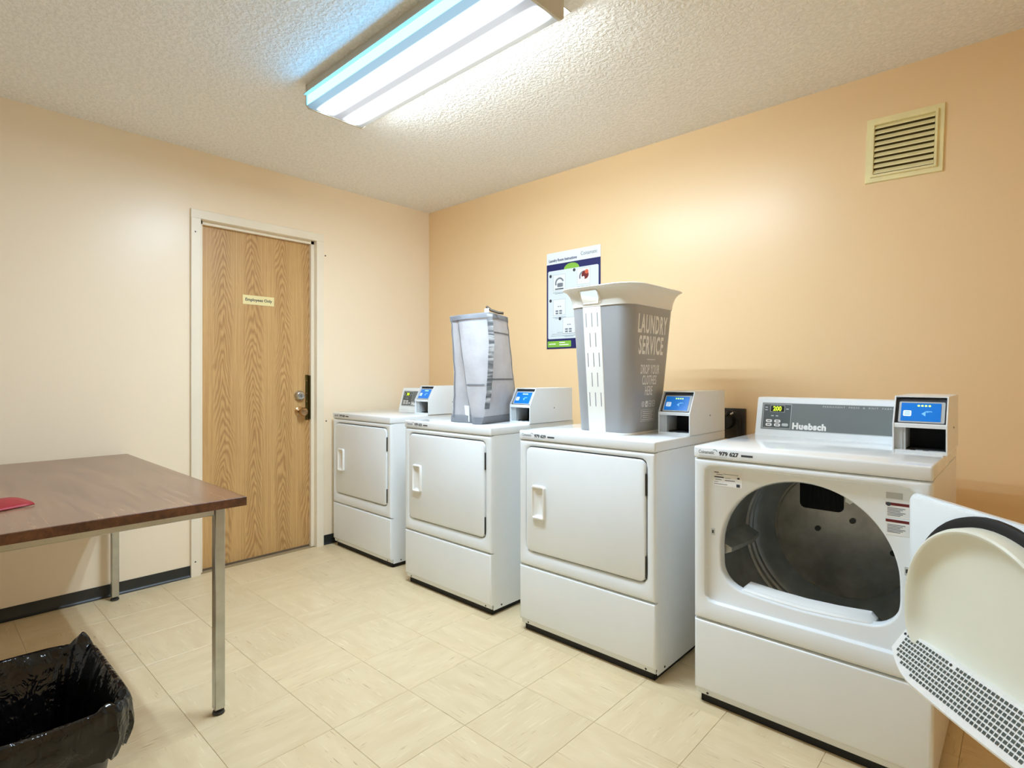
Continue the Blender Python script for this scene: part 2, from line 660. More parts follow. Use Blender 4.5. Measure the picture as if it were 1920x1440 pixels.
struct(box('ceiling', -0.12, RX + 0.1, RY - 0.1, 0.1, H, H + 0.08, CEIL))
wb = struct(box('wall_back', -0.12, RX + 0.1, 0, 0.1, -0.06, H, PEACH))
struct(box('wall_right', RX, RX + 0.1, RY, 0, -0.06, H, PEACH))
struct(box('wall_front', -0.12, RX + 0.1, RY - 0.1, RY, -0.06, H, OFFWHITE))

# door wall with the door opening cut out of it
OY0, OY1, OZ = -1.735, -0.937, 2.11      # rough opening
bm = bmesh.new()
add_box(bm, -0.12, 0, RY, OY0, -0.06, H)
add_box(bm, -0.12, 0, OY1, 0.0, -0.06, H)
add_box(bm, -0.12, 0, OY0, OY1, OZ, H)
wl = struct(from_bm('wall_left', bm, CREAM))
for (yy, zz) in ((-0.899, 0.847), (-0.905, 1.983)):
    note(lathe('nail_hole', [(0.004, 0.0), (0.0055, 0.0008), (0.002, 0.0012)], SCREW, wl, 'x', 10, (0.0, yy, zz)), 'dark nail hole')
box('filled_patch', -0.001, 0.0006, -0.905, -0.893, 0.85, 0.875, TRIM, wl)

# hollow-metal door frame and oak door
d1 = bpy.data.objects.new('door_1', None)
COL.objects.link(d1)
d1.location = (0, -1.33, 0)
d1['kind'] = 'structure'
d1['label'] = 'oak veneer door in a cream metal frame'
FY0, FY1, FZ = -1.695 + 1.33, -0.977 + 1.33, 2.070     # clear opening, local y
FW = 0.044


def frame_profile(sgn, y_in):
    # outline in (x, y): face, inner jamb, stop and rabbet; sgn +1 = on the +y side of the opening
    p = [(0.0, FW + 0.008), (0.016, FW + 0.008), (0.018, FW + 0.006), (0.018, 0.002), (0.016, 0.0), (-0.022, 0.0), (-0.022, -0.020), (-0.046, -0.020),
         (-0.046, 0.004), (-0.118, 0.004), (-0.118, FW + 0.008)]
    return [(x, y_in + sgn * y) for x, y in p]


def jamb(sgn, y_in):
    pr = frame_profile(sgn, y_in)
    return loft('frame_jamb', [[(x, y, 0.0) for x, y in pr], [(x, y, FZ + 0.0) for x, y in pr]], TRIM, d1, False, True, True)


jl = jamb(-1, FY0)
jr = jamb(1, FY1)
pr = [(x, z) for x, z in frame_profile(1, FZ)]
loft('frame_head', [[(x, FY0 - FW - 0.008, z) for x, z in pr], [(x, FY1 + FW + 0.008, z) for x, z in pr]], TRIM, d1, False, True, True)
for yv, zv in ((FY0 - 0.03, 1.99), (FY0 - 0.03, 0.085)):
    note(lathe('screw', [(0.0045, 0.0178), (0.0045, 0.0188), (0.002, 0.0192)], SCREW, d1, 'x', 10, (0, yv, zv)), 'dark screw head')
leaf = box('door_leaf', -0.094, -0.050, FY0 - 0.002, FY1 + 0.002, 0.012, FZ - 0.003, OAK, d1, 0.0015, 1)
lg = box('latch_guard', -0.050, -0.044, FY1 - 0.048, FY1 - 0.026, 0.86, 1.165, BRONZE, d1, 0.002, 1)
box('guard_flange', -0.050, -0.026, FY1 - 0.028, FY1 - 0.022, 0.865, 1.16, BRONZE, d1, 0.001, 1)
for zv in (0.90, 0.985, 1.04, 1.125):
    lathe('guard_screw', [(0.004, -0.044), (0.004, -0.042), (0.002, -0.0413)], BRASS, d1, 'x', 10, (0, FY1 - 0.040, zv))
ky = FY1 - 0.092
db = lathe('deadbolt', [(0.034, -0.052), (0.034, -0.040), (0.031, -0.030), (0.028, -0.022), (0.024, -0.019), (0.012, -0.019)], CHROME, d1, 'x', 28, (0, ky, 1.025))
note(db, 'round satin chrome deadbolt')
box('keyway', -0.0195, -0.0185, ky - 0.0015, ky + 0.0015, 1.018, 1.032, DARK, d1)
kn = lathe('door_knob', [(0.034, -0.052), (0.034, -0.046), (0.026, -0.042), (0.013, -0.038), (0.012, -0.020), (0.020, -0.012), (0.028, 0.002), (0.029, 0.012), (0.024, 0.020), (0.012, 0.022)],
           BRASS, d1, 'x', 28, (0, ky + 0.004, 0.918))
note(kn, 'worn brass door knob')

sg = thing('door_sign', 'small cream plastic sign reading Employees Only on the oak door', 'sign', (-0.048, -1.337, 1.636))
frS = frame((0, 0, 0), (0, 1, 0), (0, 0, 1))
plate('plaque', frS, -0.098, 0.098, -0.029, 0.029, SIGNC, sg, 0.003, 0.002, -0.002)
text('lettering', 'Employees Only', 0.026, PRINT_D, sg, frame((0.0014, 0, 0.001), (0, 1, 0), (0, 0, 1)), 0.98, 0.0006)

# cove baseboards
def cove(name, p0, p1, nrm):
    prof = [(0.0005, 0.064), (0.003, 0.064), (0.0035, 0.016), (0.008, 0.006), (0.016, 0.001), (0.0005, 0.001)]
    return struct(loft(name, [[(p[0] + nrm[0] * d, p[1] + nrm[1] * d, z) for d, z in prof] for p in (p0, p1)], BASE, None, True, True, True))


cove('baseboard_left', (0, RY, 0), (0, -1.742, 0), (1, 0))
cove('baseboard_corner', (0, -0.930, 0), (0, -0.002, 0), (1, 0))
cove('baseboard_back', (0.004, 0, 0), (RX, 0, 0), (0, -1))

# ------------------------------------------------------------------ ceiling lights
def ceiling_light(label, x0, x1, y0, y1, lens, side):
    lz = 2.365
    lt = thing('ceiling_light', label, 'ceiling light', ((x0 + x1) / 2, (y0 + y1) / 2, H))
    hx, hy = (x1 - x0) / 2, (y1 - y0) / 2
    dz = lz - H
    box('metal_pan', -hx, hx, -hy - 0.002, hy + 0.002, -0.046, 0, FIXTURE, lt, 0.002, 1)
    box('shade_flange', -hx, hx, -hy - 0.018, hy + 0.050, -0.050, -0.046, FIXTURE, lt, 0.001, 1)  # added overhang, wider on the unseen side to keep lens light off the ceiling
    # lens: rounded trough; side strips and bottom
    bm = bmesh.new()
    pro = [(-hy, -0.050), (-hy, dz + 0.010), (-hy + 0.010, dz), (hy - 0.010, dz), (hy, dz + 0.010), (hy, -0.050)]
    L = [[bm.verts.new((x, y, z)) for y, z in pro] for x in (-hx + 0.006, hx - 0.006)]
    mi = [1, 0, 0, 0, 1]
    for i in range(5):
        f = bm.faces.new((L[0][i], L[0][i + 1], L[1][i + 1], L[1][i]))
        f.material_index = mi[i]
    me = bpy.data.meshes.new('lens')
    bm.to_mesh(me)
    bm.free()
    me.materials.append(lens)
    me.materials.append(side)
    note(link('lens', me, None, lt), 'glowing prismatic plastic lens')
    for s in (-1, 1):
        pts = [(-hy - 0.004, 0), (-hy - 0.004, dz + 0.009), (-hy + 0.010, dz - 0.004), (hy - 0.010, dz - 0.004), (hy + 0.004, dz + 0.009), (hy + 0.004, 0)]
        xa = s * (hx - 0.006)
        xb = s * (hx + 0.004)
        loft('end_plate', [[(xa, y, z) for y, z in pts], [(xb, y, z) for y, z in pts]], FIXTURE, lt, False, True, True)
    return lt


ceiling_light('long fluorescent ceiling light with a glowing prismatic lens', 1.160, 2.378, -1.632, -1.340, LENS, LENS_SIDE)

# ------------------------------------------------------------------ wall vent
vt = thing('wall_vent', 'square yellowed louvred vent grille high on the peach wall', 'vent', (3.1595, 0, 2.1315))
vt.rotation_euler = (0, math.radians(1.9), 0)
a, b = 0.137, 0.139


def vring(name, o, i, y0, y1, m=VENT):
    f = lambda q, y: [(-q[0], y, -q[1]), (q[0], y, -q[1]), (q[0], y, q[1]), (-q[0], y, q[1])]
    return loft(name, [f(o, y0), f((o[0] - 0.003, o[1] - 0.003), y1), f((i[0] + 0.002, i[1] + 0.002), y1), f(i, y0)], m, vt, False)


vring('outer_frame', (a, b), (0.108, 0.110), 0.0, -0.009)
vring('inner_frame', (0.117, 0.119), (0.104, 0.105), -0.008, -0.018)
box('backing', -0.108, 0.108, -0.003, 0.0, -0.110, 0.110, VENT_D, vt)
sl_me = None
for k in range(9):
    zc = -0.096 + k * 0.0240
    if sl_me is None:
        bm = bmesh.new()
        P = [(-0.003, 0.010), (-0.005, 0.011), (-0.0165, -0.005), (-0.0165, -0.008), (-0.014, -0.0065)]
        V = [[bm.verts.new((x, y, z)) for y, z in P] for x in (-0.104, 0.104)]
        for i in range(5):
            bm.faces.new((V[0][i], V[0][(i + 1) % 5], V[1][(i + 1) % 5], V[1][i]))
        bm.faces.new(V[0]); bm.faces.new(V[1])
        bmesh.ops.recalc_face_normals(bm, faces=bm.faces[:])
        sl_me = bpy.data.meshes.new('slat'); bm.to_mesh(sl_me); bm.free()
        sl_me.materials.append(VENT)
    o = link('slat', sl_me, None, vt)
    o.location = (0, 0, zc)

# ------------------------------------------------------------------ poster
po = thing('instruction_poster', 'navy bordered laundry instructions poster taped to the peach wall', 'poster', (1.4345, -0.001, 1.645))
fp = frame((0, -0.001, 0), (1, 0, 0), (0, 0, 1))
PW, PH = 0.2095, 0.312
plate('sheet', fp, -PW, PW, -PH, PH, PAPER, po, 0.0012, 0, -0.0005)
plate('navy_field', fp, -PW, PW, -PH, PH - 0.075, NAVY, po, 0.0006, 0, 0.0007)
plate('pale_panel', fp, -PW + 0.012, PW - 0.014, -PH + 0.064, PH - 0.118, PANELP, po, 0.0006, 0.01, 0.0013)
text('lettering', 'Laundry Room Instructions', 0.026, NAVY, po, frame((-PW + 0.018, -0.0025, PH - 0.052), (1, 0, 0), (0, 0, 1)), 0.78, 0.0005, 'LEFT')
text('lettering', 'Coinamatic', 0.034, PRINT_G, po, frame((PW - 0.022, -0.0025, PH - 0.036), (1, 0, 0), (0, 0, 1)), 0.8, 0.0, 'RIGHT')
# half-round green tab
pts = [(0.06 * math.cos(PI * i / 12) - 0.008, 0.036 * math.sin(PI * i / 12) + PH - 0.118) for i in range(13)]
loft('green_tab', [[tuple(fp @ Vector((p[0], p[1], z))) for p in pts] for z in (0.0013, 0.0019)], GREEN, po, False, True, True)


def arc(name, fr, cx, cy, r, w, a0, a1, m, parent, off, n=14):
    out = [(cx + r * math.cos(a0 + (a1 - a0) * i / n), cy + r * math.sin(a0 + (a1 - a0) * i / n)) for i in range(n + 1)]
    inn = [(cx + (r - w) * math.cos(a0 + (a1 - a0) * i / n), cy + (r - w) * math.sin(a0 + (a1 - a0) * i / n)) for i in range(n + 1)]
    pts = out + inn[::-1]
    bm = bmesh.new()
    A = [bm.verts.new(fr @ Vector((p[0], p[1], off))) for p in out]
    B = [bm.verts.new(fr @ Vector((p[0], p[1], off))) for p in inn]
    for i in range(n):
        bm.faces.new((A[i], A[i + 1], B[i + 1], B[i]))
    return from_bm(name, bm, m, parent)


steps = [(-0.105, 0.115), (0.085, 0.135), (-0.105, -0.045), (-0.028, -0.165)]
for k, (sx, sy) in enumerate(steps):
    plate('step_picture', fp, sx - 0.05, sx + 0.05, sy - 0.052, sy + 0.052, PAPER, po, 0.0005, 0.006, 0.0019)
    ring_plate('picture_border', fp, sx - 0.05, sx + 0.05, sy - 0.052, sy + 0.052, 0.003, PALE_LINE, po, 0.0003, 0.0025)
    disc('step_number', fp, sx - 0.072, sy + 0.046, 0.0105, PRINT_D, po, 0.0005, 0.0019)
    if k < 2:
        arc('drum_picture', fp, sx + 0.002, sy - 0.004, 0.036, 0.011, 0.3, PI + 0.4, PRINT_G if k else PRINT_G, po, 0.0028)
        if k == 0:
            plate('clothes_picture', fp, sx - 0.016, sx + 0.03, sy - 0.03, sy - 0.004, PRINT_G, po, 0.0004, 0.008, 0.0026)
            plate('clothes_picture', fp, sx - 0.034, sx + 0.034, sy - 0.045, sy - 0.038, PRINT_D, po, 0.0004, 0, 0.0026)
        else:
            disc('clothes_picture', fp, sx + 0.012, sy + 0.006, 0.027, PRINT_R, po, 0.0004, 0.0026)
            disc('clothes_picture', fp, sx + 0.024, sy + 0.024, 0.014, mat('poster_orange', srgb(214, 96, 66), 0.5, wear=0.1), po, 0.0004, 0.0031)
            disc('clothes_picture', fp, sx - 0.001, sy - 0.012, 0.010, PRINT_W, po, 0.0004, 0.0031)
    else:
        for q in range(2):
            for w in range(2):
                plate('button_picture', fp, sx - 0.03 + q * 0.03, sx - 0.008 + q * 0.03, sy - 0.044 + w * 0.015, sy - 0.034 + w * 0.015, PRINT_G, po, 0.0004, 0.002, 0.0026)
        plate('button_picture', fp, sx - 0.012, sx - 0.002, sy + 0.002, sy + 0.008, PRINT_G, po, 0.0004, 0, 0.0026)
        plate('button_picture', fp, sx + 0.004, sx + 0.014, sy + 0.002, sy + 0.008, PRINT_G, po, 0.0004, 0, 0.0026)
    plate('print_line', fp, sx - 0.052, sx + 0.052, sy - 0.066, sy - 0.0635, PRINT_G, po, 0.0004, 0, 0.0019)
    plate('print_line', fp, sx - 0.034, sx + 0.034, sy - 0.073, sy - 0.0705, PRINT_G, po, 0.0004, 0, 0.0019)
for q, w in enumerate((0.12, 0.16, 0.17)):
    plate('print_line', fp, -0.004 - w, w - 0.004, -PH + 0.082 + (2 - q) * 0.011, -PH + 0.084 + (2 - q) * 0.011, PRINT_G, po, 0.0004, 0, 0.0019)
plate('green_box', fp, -PW + 0.008, -0.012, -PH + 0.010, -PH + 0.050, GREEN, po, 0.0005, 0.004, 0.0013)
for (xa, xb, yv) in ((-0.19, -0.135, 0.028), (-0.105, -0.06, 0.036), (-0.105, -0.03, 0.022)):
    plate('print_line', fp, xa, xb, -PH + yv, -PH + yv + 0.006, PRINT_W, po, 0.0004, 0, 0.0018)

# ------------------------------------------------------------------ dryer power outlet behind the machines
ou = thing('power_outlet', 'black range-type power outlet with plug on the wall between two dryers', 'outlet', (2.452, 0, 0.918))
box('cover_plate', -0.062, 0.058, -0.030, 0.0, -0.078, 0.076, OUTLET, ou, 0.004, 2)
lathe('plug', [(0.040, -0.030), (0.040, -0.050), (0.036, -0.062), (0.02, -0.066)], BLACK, ou, 'y', 24, (-0.026, 0, 0.012))
tube('power_cord', [(-0.02, -0.055, 0.04), (0.0, -0.075, 0.062), (0.026, -0.075, 0.055), (0.04, -0.06, 0.02), (0.042, -0.055, -0.06), (0.03, -0.05, -0.2), (0.0, -0.05, -0.45)], 0.011, BLACK, ou, 10)
tube('cord_clip', [(0.012, -0.088, 0.05), (0.026, -0.088, 0.058)], 0.006, CHROME, ou, 8)

# ------------------------------------------------------------------ table
TZ = 0.745
tx0, tx1, ty0, ty1 = 0.030, 1.572, -2.822, -2.060
tb = thing('work_table', 'brown walnut laminate table with square steel legs against the cream wall', 'table', ((tx0 + tx1) / 2, (ty0 + ty1) / 2, 0))
cx, cy = (tx0 + tx1) / 2, (ty0 + ty1) / 2
hx, hy = (tx1 - tx0) / 2, (ty1 - ty0) / 2
box('table_top', -hx + 0.0015, hx - 0.0015, -hy + 0.0015, hy - 0.0015, TZ - 0.029, TZ, WALNUT, tb, 0.001, 1)
f = lambda o, z: [(-hx - o, -hy - o, z), (hx + o, -hy - o, z), (hx + o, hy + o, z), (-hx - o, hy + o, z)]
note(loft('edge_band', [f(0, TZ - 0.030), f(0.0003, TZ - 0.028), f(0.0003, TZ - 0.002), f(-0.001, TZ - 0.0002), f(-0.002, TZ - 0.0002), f(-0.002, TZ - 0.030)], WALNUT_E, tb, False), 'darker wood-grain edge strip')
LW = 0.032
lxs = (0.078 - cx, 1.497 - cx)
lys = (-2.124 - cy, -2.758 - cy)
for lx in lxs:
    for ly in lys:
        leg = box('leg', lx - LW / 2, lx + LW / 2, ly - LW / 2, ly + LW / 2, 0.018, TZ - 0.030, STEEL, tb, 0.002, 1)
        lathe('foot_glide', [(0.006, 0.020), (0.007, 0.012), (0.018, 0.010), (0.020, 0.003), (0.016, 0.0)], SCREW, leg, 'z', 16, (lx, ly, 0))
for ly in lys:
    box('apron_rail', lxs[0] + LW / 2, lxs[1] - LW / 2, ly - 0.010, ly + 0.010, TZ - 0.062, TZ - 0.030, STEEL, tb, 0.0015, 1)
for lx in lxs:
    box('apron_rail', lx - 0.010, lx + 0.010, lys[1] + LW / 2, lys[0] - LW / 2, TZ - 0.062, TZ - 0.030, STEEL, tb, 0.0015, 1)

# red cloth on the table
bm = bmesh.new()
NX, NY = 14, 14
G = []
for i in range(NX + 1):
    row = []
    for j in range(NY + 1):
        u, v = i / NX, j / NY
        x = (u - 0.5) * 0.24 * (1 - 0.25 * v)
        y = -0.30 * (1 - v)
        h = 0.006 + 0.020 * math.sin(PI * min(1, max(0, u))) * (0.35 + 0.65 * (1 - v)) + 0.005 * math.sin(9 * u + 5 * v) * (1 - v)
        if u in (0, 1) or j in (0,):
            h = 0.002
        row.append(bm.verts.new((x, y, max(h, 0.002))))
    G.append(row)
for i in range(NX):
    for j in range(NY):
        bm.faces.new((G[i][j], G[i + 1][j], G[i + 1][j + 1], G[i][j + 1]))
rc = from_bm('red_cloth', bm, RED, None, True)
sol = rc.modifiers.new('thickness', 'SOLIDIFY')
sol.thickness = 0.002
sol.offset = 1
rc.location = (1.12, -2.600, TZ)
rc.rotation_euler = (0, 0, math.radians(18))
rc['label'] = 'crumpled bright red cloth lying on the brown table'
rc['category'] = 'cloth'

# ------------------------------------------------------------------ waste bin and liner
BX0, BX1, BY0, BY1, BZ = 1.655, 2.065, -2.800, -2.515, 0.43
bcx, bcy = (BX0 + BX1) / 2, (BY0 + BY1) / 2


def bl(o, r, z, n=8, jit=None):
    p = rrect(BX0 - bcx - o, BX1 - bcx + o, BY0 - bcy - o, BY1 - bcy + o, r, n)
    return [(x, y, z) for x, y in p]


tbn = thing('waste_bin', 'dark rectangular waste bin beside the brown table', 'bin', (bcx, bcy, 0))
loft('bin_body', [bl(-0.075, 0.03, 0.006), bl(-0.066, 0.035, 0.0), bl(-0.058, 0.04, 0.012), bl(-0.006, 0.06, BZ - 0.03), bl(0.0, 0.06, BZ - 0.012), bl(0.004, 0.06, BZ - 0.008), bl(0.004, 0.06, BZ),
                  bl(-0.004, 0.056, BZ), bl(-0.010, 0.055, BZ - 0.03), bl(-0.068, 0.035, 0.014)], BIN, tbn, True, True, True)
# liner: hangs inside, folds over the rim, flares and wrinkles outside
rng = random.Random(3)
N = len(bl(0, 0.06, 0, 16))
ph = [rng.uniform(0, 6.28) for _ in range(8)]


def wr(i, amp, k):
    a = 2 * PI * i / N
    return amp * (math.sin(7 * a + ph[0] + k) + 0.8 * math.sin(13 * a + ph[1] + 2 * k) + 0.6 * math.sin(23 * a + ph[2] - k) + 0.5 * math.sin(37 * a + ph[3] + 3 * k)) / 2.2


rows = []
# (offset from rim outline, z, wrinkle amplitude horizontally, vertically)
for k, (o, z, ah, av) in enumerate([(-0.098, 0.05, 0.010, 0.0), (-0.076, 0.16, 0.012, 0.0), (-0.054, 0.28, 0.010, 0.0), (-0.032, 0.37, 0.008, 0.002), (-0.014, 0.418, 0.003, 0.003), (0.0, BZ + 0.012, 0.003, 0.009),
                                    (0.011, BZ + 0.010, 0.004, 0.009), (0.017, BZ - 0.008, 0.006, 0.007), (0.015, BZ - 0.035, 0.008, 0.006), (0.021, BZ - 0.060, 0.011, 0.010), (0.011, BZ - 0.085, 0.008, 0.014),
                                    (0.006, BZ - 0.105, 0.004, 0.014)]):
    base = bl(o, max(0.03, 0.06 + o * 0.4), z, 16)
    row = []
    for i, (x, y, zz) in enumerate(base):
        d = Vector((x, y, 0)).normalized()
        q = wr(i, ah, k * 0.35)
        # a raised corner point toward the table, as the liner was pulled up there
        pk = 0.028 * math.exp(-((i - N * 0.375) / 3.0) ** 2) if 4 <= k <= 7 else 0
        row.append((x + d.x * q, y + d.y * q, zz + wr(i, av, k * 0.5 + 1) + pk))
    rows.append(row)
lin = loft('bin_liner', [[(x, y, z) for x, y, z in r] for r in rows], BAG, None, True, True, False)
lin.location = (bcx, bcy, 0)
sub = lin.modifiers.new('smooth', 'SUBSURF')
sub.levels = 1
sub.render_levels = 1
lin['label'] = 'glossy black plastic liner folded over the rim of the waste bin'
lin['category'] = 'bin liner'

# ------------------------------------------------------------------ dryers
W, D = 0.683, 0.662
HT, HS, HM = 0.9105, 0.8688, 0.300
OC = (0.346, 0.562)                        # centre of the arch of the drum opening


def arch(grow=0.0, n=28):
    """outline of the loading opening: half round above, straight sides, rounded lower corners, slightly sagging sill"""
    r = 0.259 + grow
    zb = 0.425 - grow
    rc = 0.085 + grow * 0.5
    pts = [(OC[0] + r * math.cos(PI * i / n), OC[1] + r * math.sin(PI * i / n)) for i in range(n + 1)]
    for i in range(1, 9):
        a = PI + PI / 2 * i / 8
        pts.append((OC[0] - r + rc + rc * math.cos(a), zb + rc + rc * math.sin(a)))
    for i in range(1, 8):
        t = i / 8
        pts.append((OC[0] - r + rc + (2 * r - 2 * rc) * t, zb - 0.010 * math.sin(PI * t)))
    for i in range(0, 9):
        a = 3 * PI / 2 + PI / 2 * i / 8
        pts.append((OC[0] + r - rc + rc * math.cos(a), zb + rc + rc * math.sin(a)))
    return pts


def polar(pts, c, angs):
    """resample a star-shaped closed outline at the given polar angles about c"""
    out = []
    n = len(pts)
    for a in angs:
        dx, dz = math.cos(a), math.sin(a)
        best = None
        for i in range(n):
            x1, z1 = pts[i][0] - c[0], pts[i][1] - c[1]
            x2, z2 = pts[(i + 1) % n][0] - c[0], pts[(i + 1) % n][1] - c[1]
            ex, ez = x2 - x1, z2 - z1
            det = dx * (-ez) + ex * dz
            if abs(det) < 1e-12:
                continue
            t = (x1 * (-ez) + ex * z1) / det
            s = (dx * z1 - dz * x1) / det
            if t > 0 and -1e-6 <= s <= 1 + 1e-6 and (best is None or t > best):
                best = t
        out.append((c[0] + dx * best, c[1] + dz * best))
    return out


PC = (0.343, 0.585)


def rect(x0, x1, z0, z1):
    return [(x1, z1), (x0, z1), (x0, z0), (x1, z0)]


ANG = sorted([2 * PI * i / 120 + 0.001 for i in range(120)] +
             [math.atan2(z - PC[1], x - PC[0]) % (2 * PI) for x in (0, W) for z in (HM + 0.003, HS - 0.002)])
P3 = lambda pts, y: [(x, y, z) for x, z in pts]
RX0, RX1, RZ0, RZ1 = 0.038, 0.650, 0.366, 0.845   # door recess


def front_panel(root, opening):
    pol = lambda p: polar(p, PC, ANG)
    R = lambda i: pol(rect(i, W - i, HM + 0.003 + i, HS - 0.002 - i))
    rec = lambda i: pol(rrect(RX0 + i, RX1 - i, RZ0 + i, RZ1 - i, 0.030, 8))
    loops = [P3(R(0), 0.030), P3(R(0), 0.010), P3(R(0.002), 0.004), P3(R(0.006), 0.001), P3(R(0.011), 0.0),
             P3(rec(-0.003), 0.0), P3(rec(0), 0.002), P3(rec(0.004), 0.016), P3(rec(0.008), 0.018)]
    if opening:
        loops += [P3(pol(arch(0.006)), 0.018), P3(pol(arch(0.002)), 0.020), P3(pol(arch(0)), 0.024), P3(pol(arch(0)), 0.055)]
        return loft('front_panel', loops, WHITE, root, True)
    return loft('front_panel', loops, WHITE, root, True, False, True)


def lower_panel(root):
    ang = ANG
    L = lambda i: [(W - i, HM - 0.002 - i), (i, HM - 0.002 - i), (i, 0.052 + i), (W - i, 0.052 + i)]
    return loft('lower_panel', [P3(L(0), 0.030), P3(L(0), 0.010), P3(L(0.002), 0.004), P3(L(0.006), 0.001), P3(L(0.011), 0.0)], WHITE, root, True, False, True)


def pull_handle(root, x0, x1, z0, z1, y):
    """moulded finger pull: a raised lip round a pocket that slopes in toward the free edge"""
    o = rrect(x0, x1, z0, z1, 0.012, 4)
    def sc(d):
        return rrect(x0 + d, x1 - d, z0 + d, z1 - d, max(0.012 - d, 0.003), 4)
    pocket = rrect(x0 + 0.026, x1 - 0.012, z0 + 0.022, z1 - 0.012, 0.006, 4)
    lo = [P3(o, y), P3(o, y - 0.008), P3(sc(0.003), y - 0.012), P3(sc(0.008), y - 0.012)]
    h = loft('pull_handle', lo + [P3(sc(0.011), y - 0.006), P3(pocket, y - 0.0005)], PLASTIC_W, root, True, False, True)
    note(h, 'white recessed finger pull')
    return h


def slab_door(parent, name='door'):
    pts = rrect(0.045, 0.643, 0.373, 0.838, 0.026, 8)
    return slab_xz(name, pts, -0.005, 0.014, 0.006, WHITE, parent)


def sticker(root, num):
    fr = frame((0, -0.0012, 0), (1, 0, 0), (0, 0, 1))
    plate('asset_sticker', fr, 0.010, 0.160, HS + 0.004, HS + 0.034, PRINT_W, root, 0.0006, 0.002, -0.0004)
    text('lettering', 'Coinamatic', 0.017, PRINT_G, root, frame((0.018, -0.0022, HS + 0.0225), (1, 0, 0), (0, 0, 1)), 0.72, 0.0002, 'LEFT')
    arc('logo_swoosh', frame((0, -0.0022, 0), (1, 0, 0), (0, 0, 1)), 0.076, HS + 0.024, 0.010, 0.0022, 0.3, 2.2, PRINT_G, root, 0)
    text('lettering', num, 0.0185, PRINT_D, root, frame((0.091, -0.0022, HS + 0.021), (1, 0, 0), (0, 0, 1)), 1.08, 0.0008, 'LEFT')
    plate('barcode', frame((0, -0.0022, 0), (1, 0, 0), (0, 0, 1)), 0.166, 0.204, HS + 0.0175, HS + 0.0240, PRINT_D, root, 0.0003)
    for k in range(2):
        plate('print_line', frame((0, -0.0022, 0), (1, 0, 0), (0, 0, 1)), 0.02, 0.118 + 0.02 * k, HS + 0.010 - 0.004 * k, HS + 0.0115 - 0.004 * k, PALE_LINE, root, 0.0003)


def console(root, lit):
    # slanted backsplash with grey graphics
    y0, y1 = 0.520, 0.556
    zb, zt = HT, 1.068
    prof = [(y0 - 0.004, zb), (y0, zb + 0.012), (y0 + 0.002, zb + 0.022), (y1 - 0.002, zt - 0.016), (y1 + 0.002, zt - 0.004), (y1 + 0.010, zt), (0.640, zt), (0.646, zt - 0.006), (0.646, zb)]
    xa, xb = 0.030, 0.660
    cp = loft('control_panel', [[(xa + 0.003, y + 0.002, z) for y, z in prof], [(xa, y, z) for y, z in prof], [(xb, y, z) for y, z in prof], [(xb - 0.003, y + 0.002, z) for y, z in prof]],
              WHITE, root, True, True, True)
    p0 = Vector((0, y0 + 0.002, zb + 0.022))
    p1 = Vector((0, y1 - 0.002, zt - 0.016))
    up = (p1 - p0).normalized()
    hgt = (p1 - p0).length
    fr = frame(p0, (1, 0, 0), up)
    g = plate('graphic_panel', fr, 0.052, 0.556, 0.006, hgt - 0.008, GREY_PANEL, cp, 0.0012)
    ring_plate('panel_edge', fr, 0.050, 0.558, 0.004, hgt - 0.006, 0.002, PALE_LINE, cp, 0.0016)
    plate('keypad', fr, 0.056, 0.166, 0.010, hgt - 0.012, DARK_PANEL, cp, 0.0012, 0.003, 0.001)
    ring_plate('keypad_border', fr, 0.056, 0.166, 0.010, hgt - 0.012, 0.0018, PALE_LINE, cp, 0.0012, 0.0015)
    plate('display', fr, 0.086, 0.138, 0.080, 0.104, DARK, cp, 0.001, 0.002, 0.002)
    ring_plate('display_border', fr, 0.084, 0.140, 0.078, 0.106, 0.0012, PALE_LINE, cp, 0.001, 0.002)
    text('lettering', '200', 0.026, DIGIT, cp, fr @ Matrix.Translation((0.111, 0.0915, 0.0034)), 0.85, 0.0007)
    for q, (bx_, by_) in enumerate(((0.082, 0.040), (0.115, 0.040), (0.082, 0.024), (0.115, 0.024), (0.145, 0.026))):
        plate('button', fr, bx_ - 0.012, bx_ + 0.012, by_ - 0.006, by_ + 0.006, PRINT_W if q < 4 else PALE_LINE, cp, 0.0016, 0.005, 0.002)
        if q < 4:
            plate('button_mark', fr, bx_ - 0.006, bx_ + 0.006, by_ - 0.0022, by_ + 0.0022, GREY_PANEL, cp, 0.0004, 0.001, 0.0036)
    for (lx_, ly_) in ((0.068, 0.097), (0.068, 0.086), (0.150, 0.092), (0.094, 0.062), (0.112, 0.062)):
        plate('print_mark', fr, lx_ - 0.005, lx_ + 0.005, ly_ - 0.002, ly_ + 0.002, PALE_LINE, cp, 0.0004, 0, 0.0022)
    text('lettering', 'Huebsch', 0.034, PRINT_W, cp, fr @ Matrix.Translation((0.172, 0.0225, 0.0015)), 0.95, 0.0019, 'LEFT', 1.1)
    text('lettering', 'PERMANENT  PRESS  &  KNIT  FABRIC', 0.0095, PALE_LINE, cp, fr @ Matrix.Translation((0.40, hgt - 0.017, 0.0015)), 1.15, 0.0, 'CENTER', 1.35)
    note(cp, 'slanted white control panel with grey graphics')


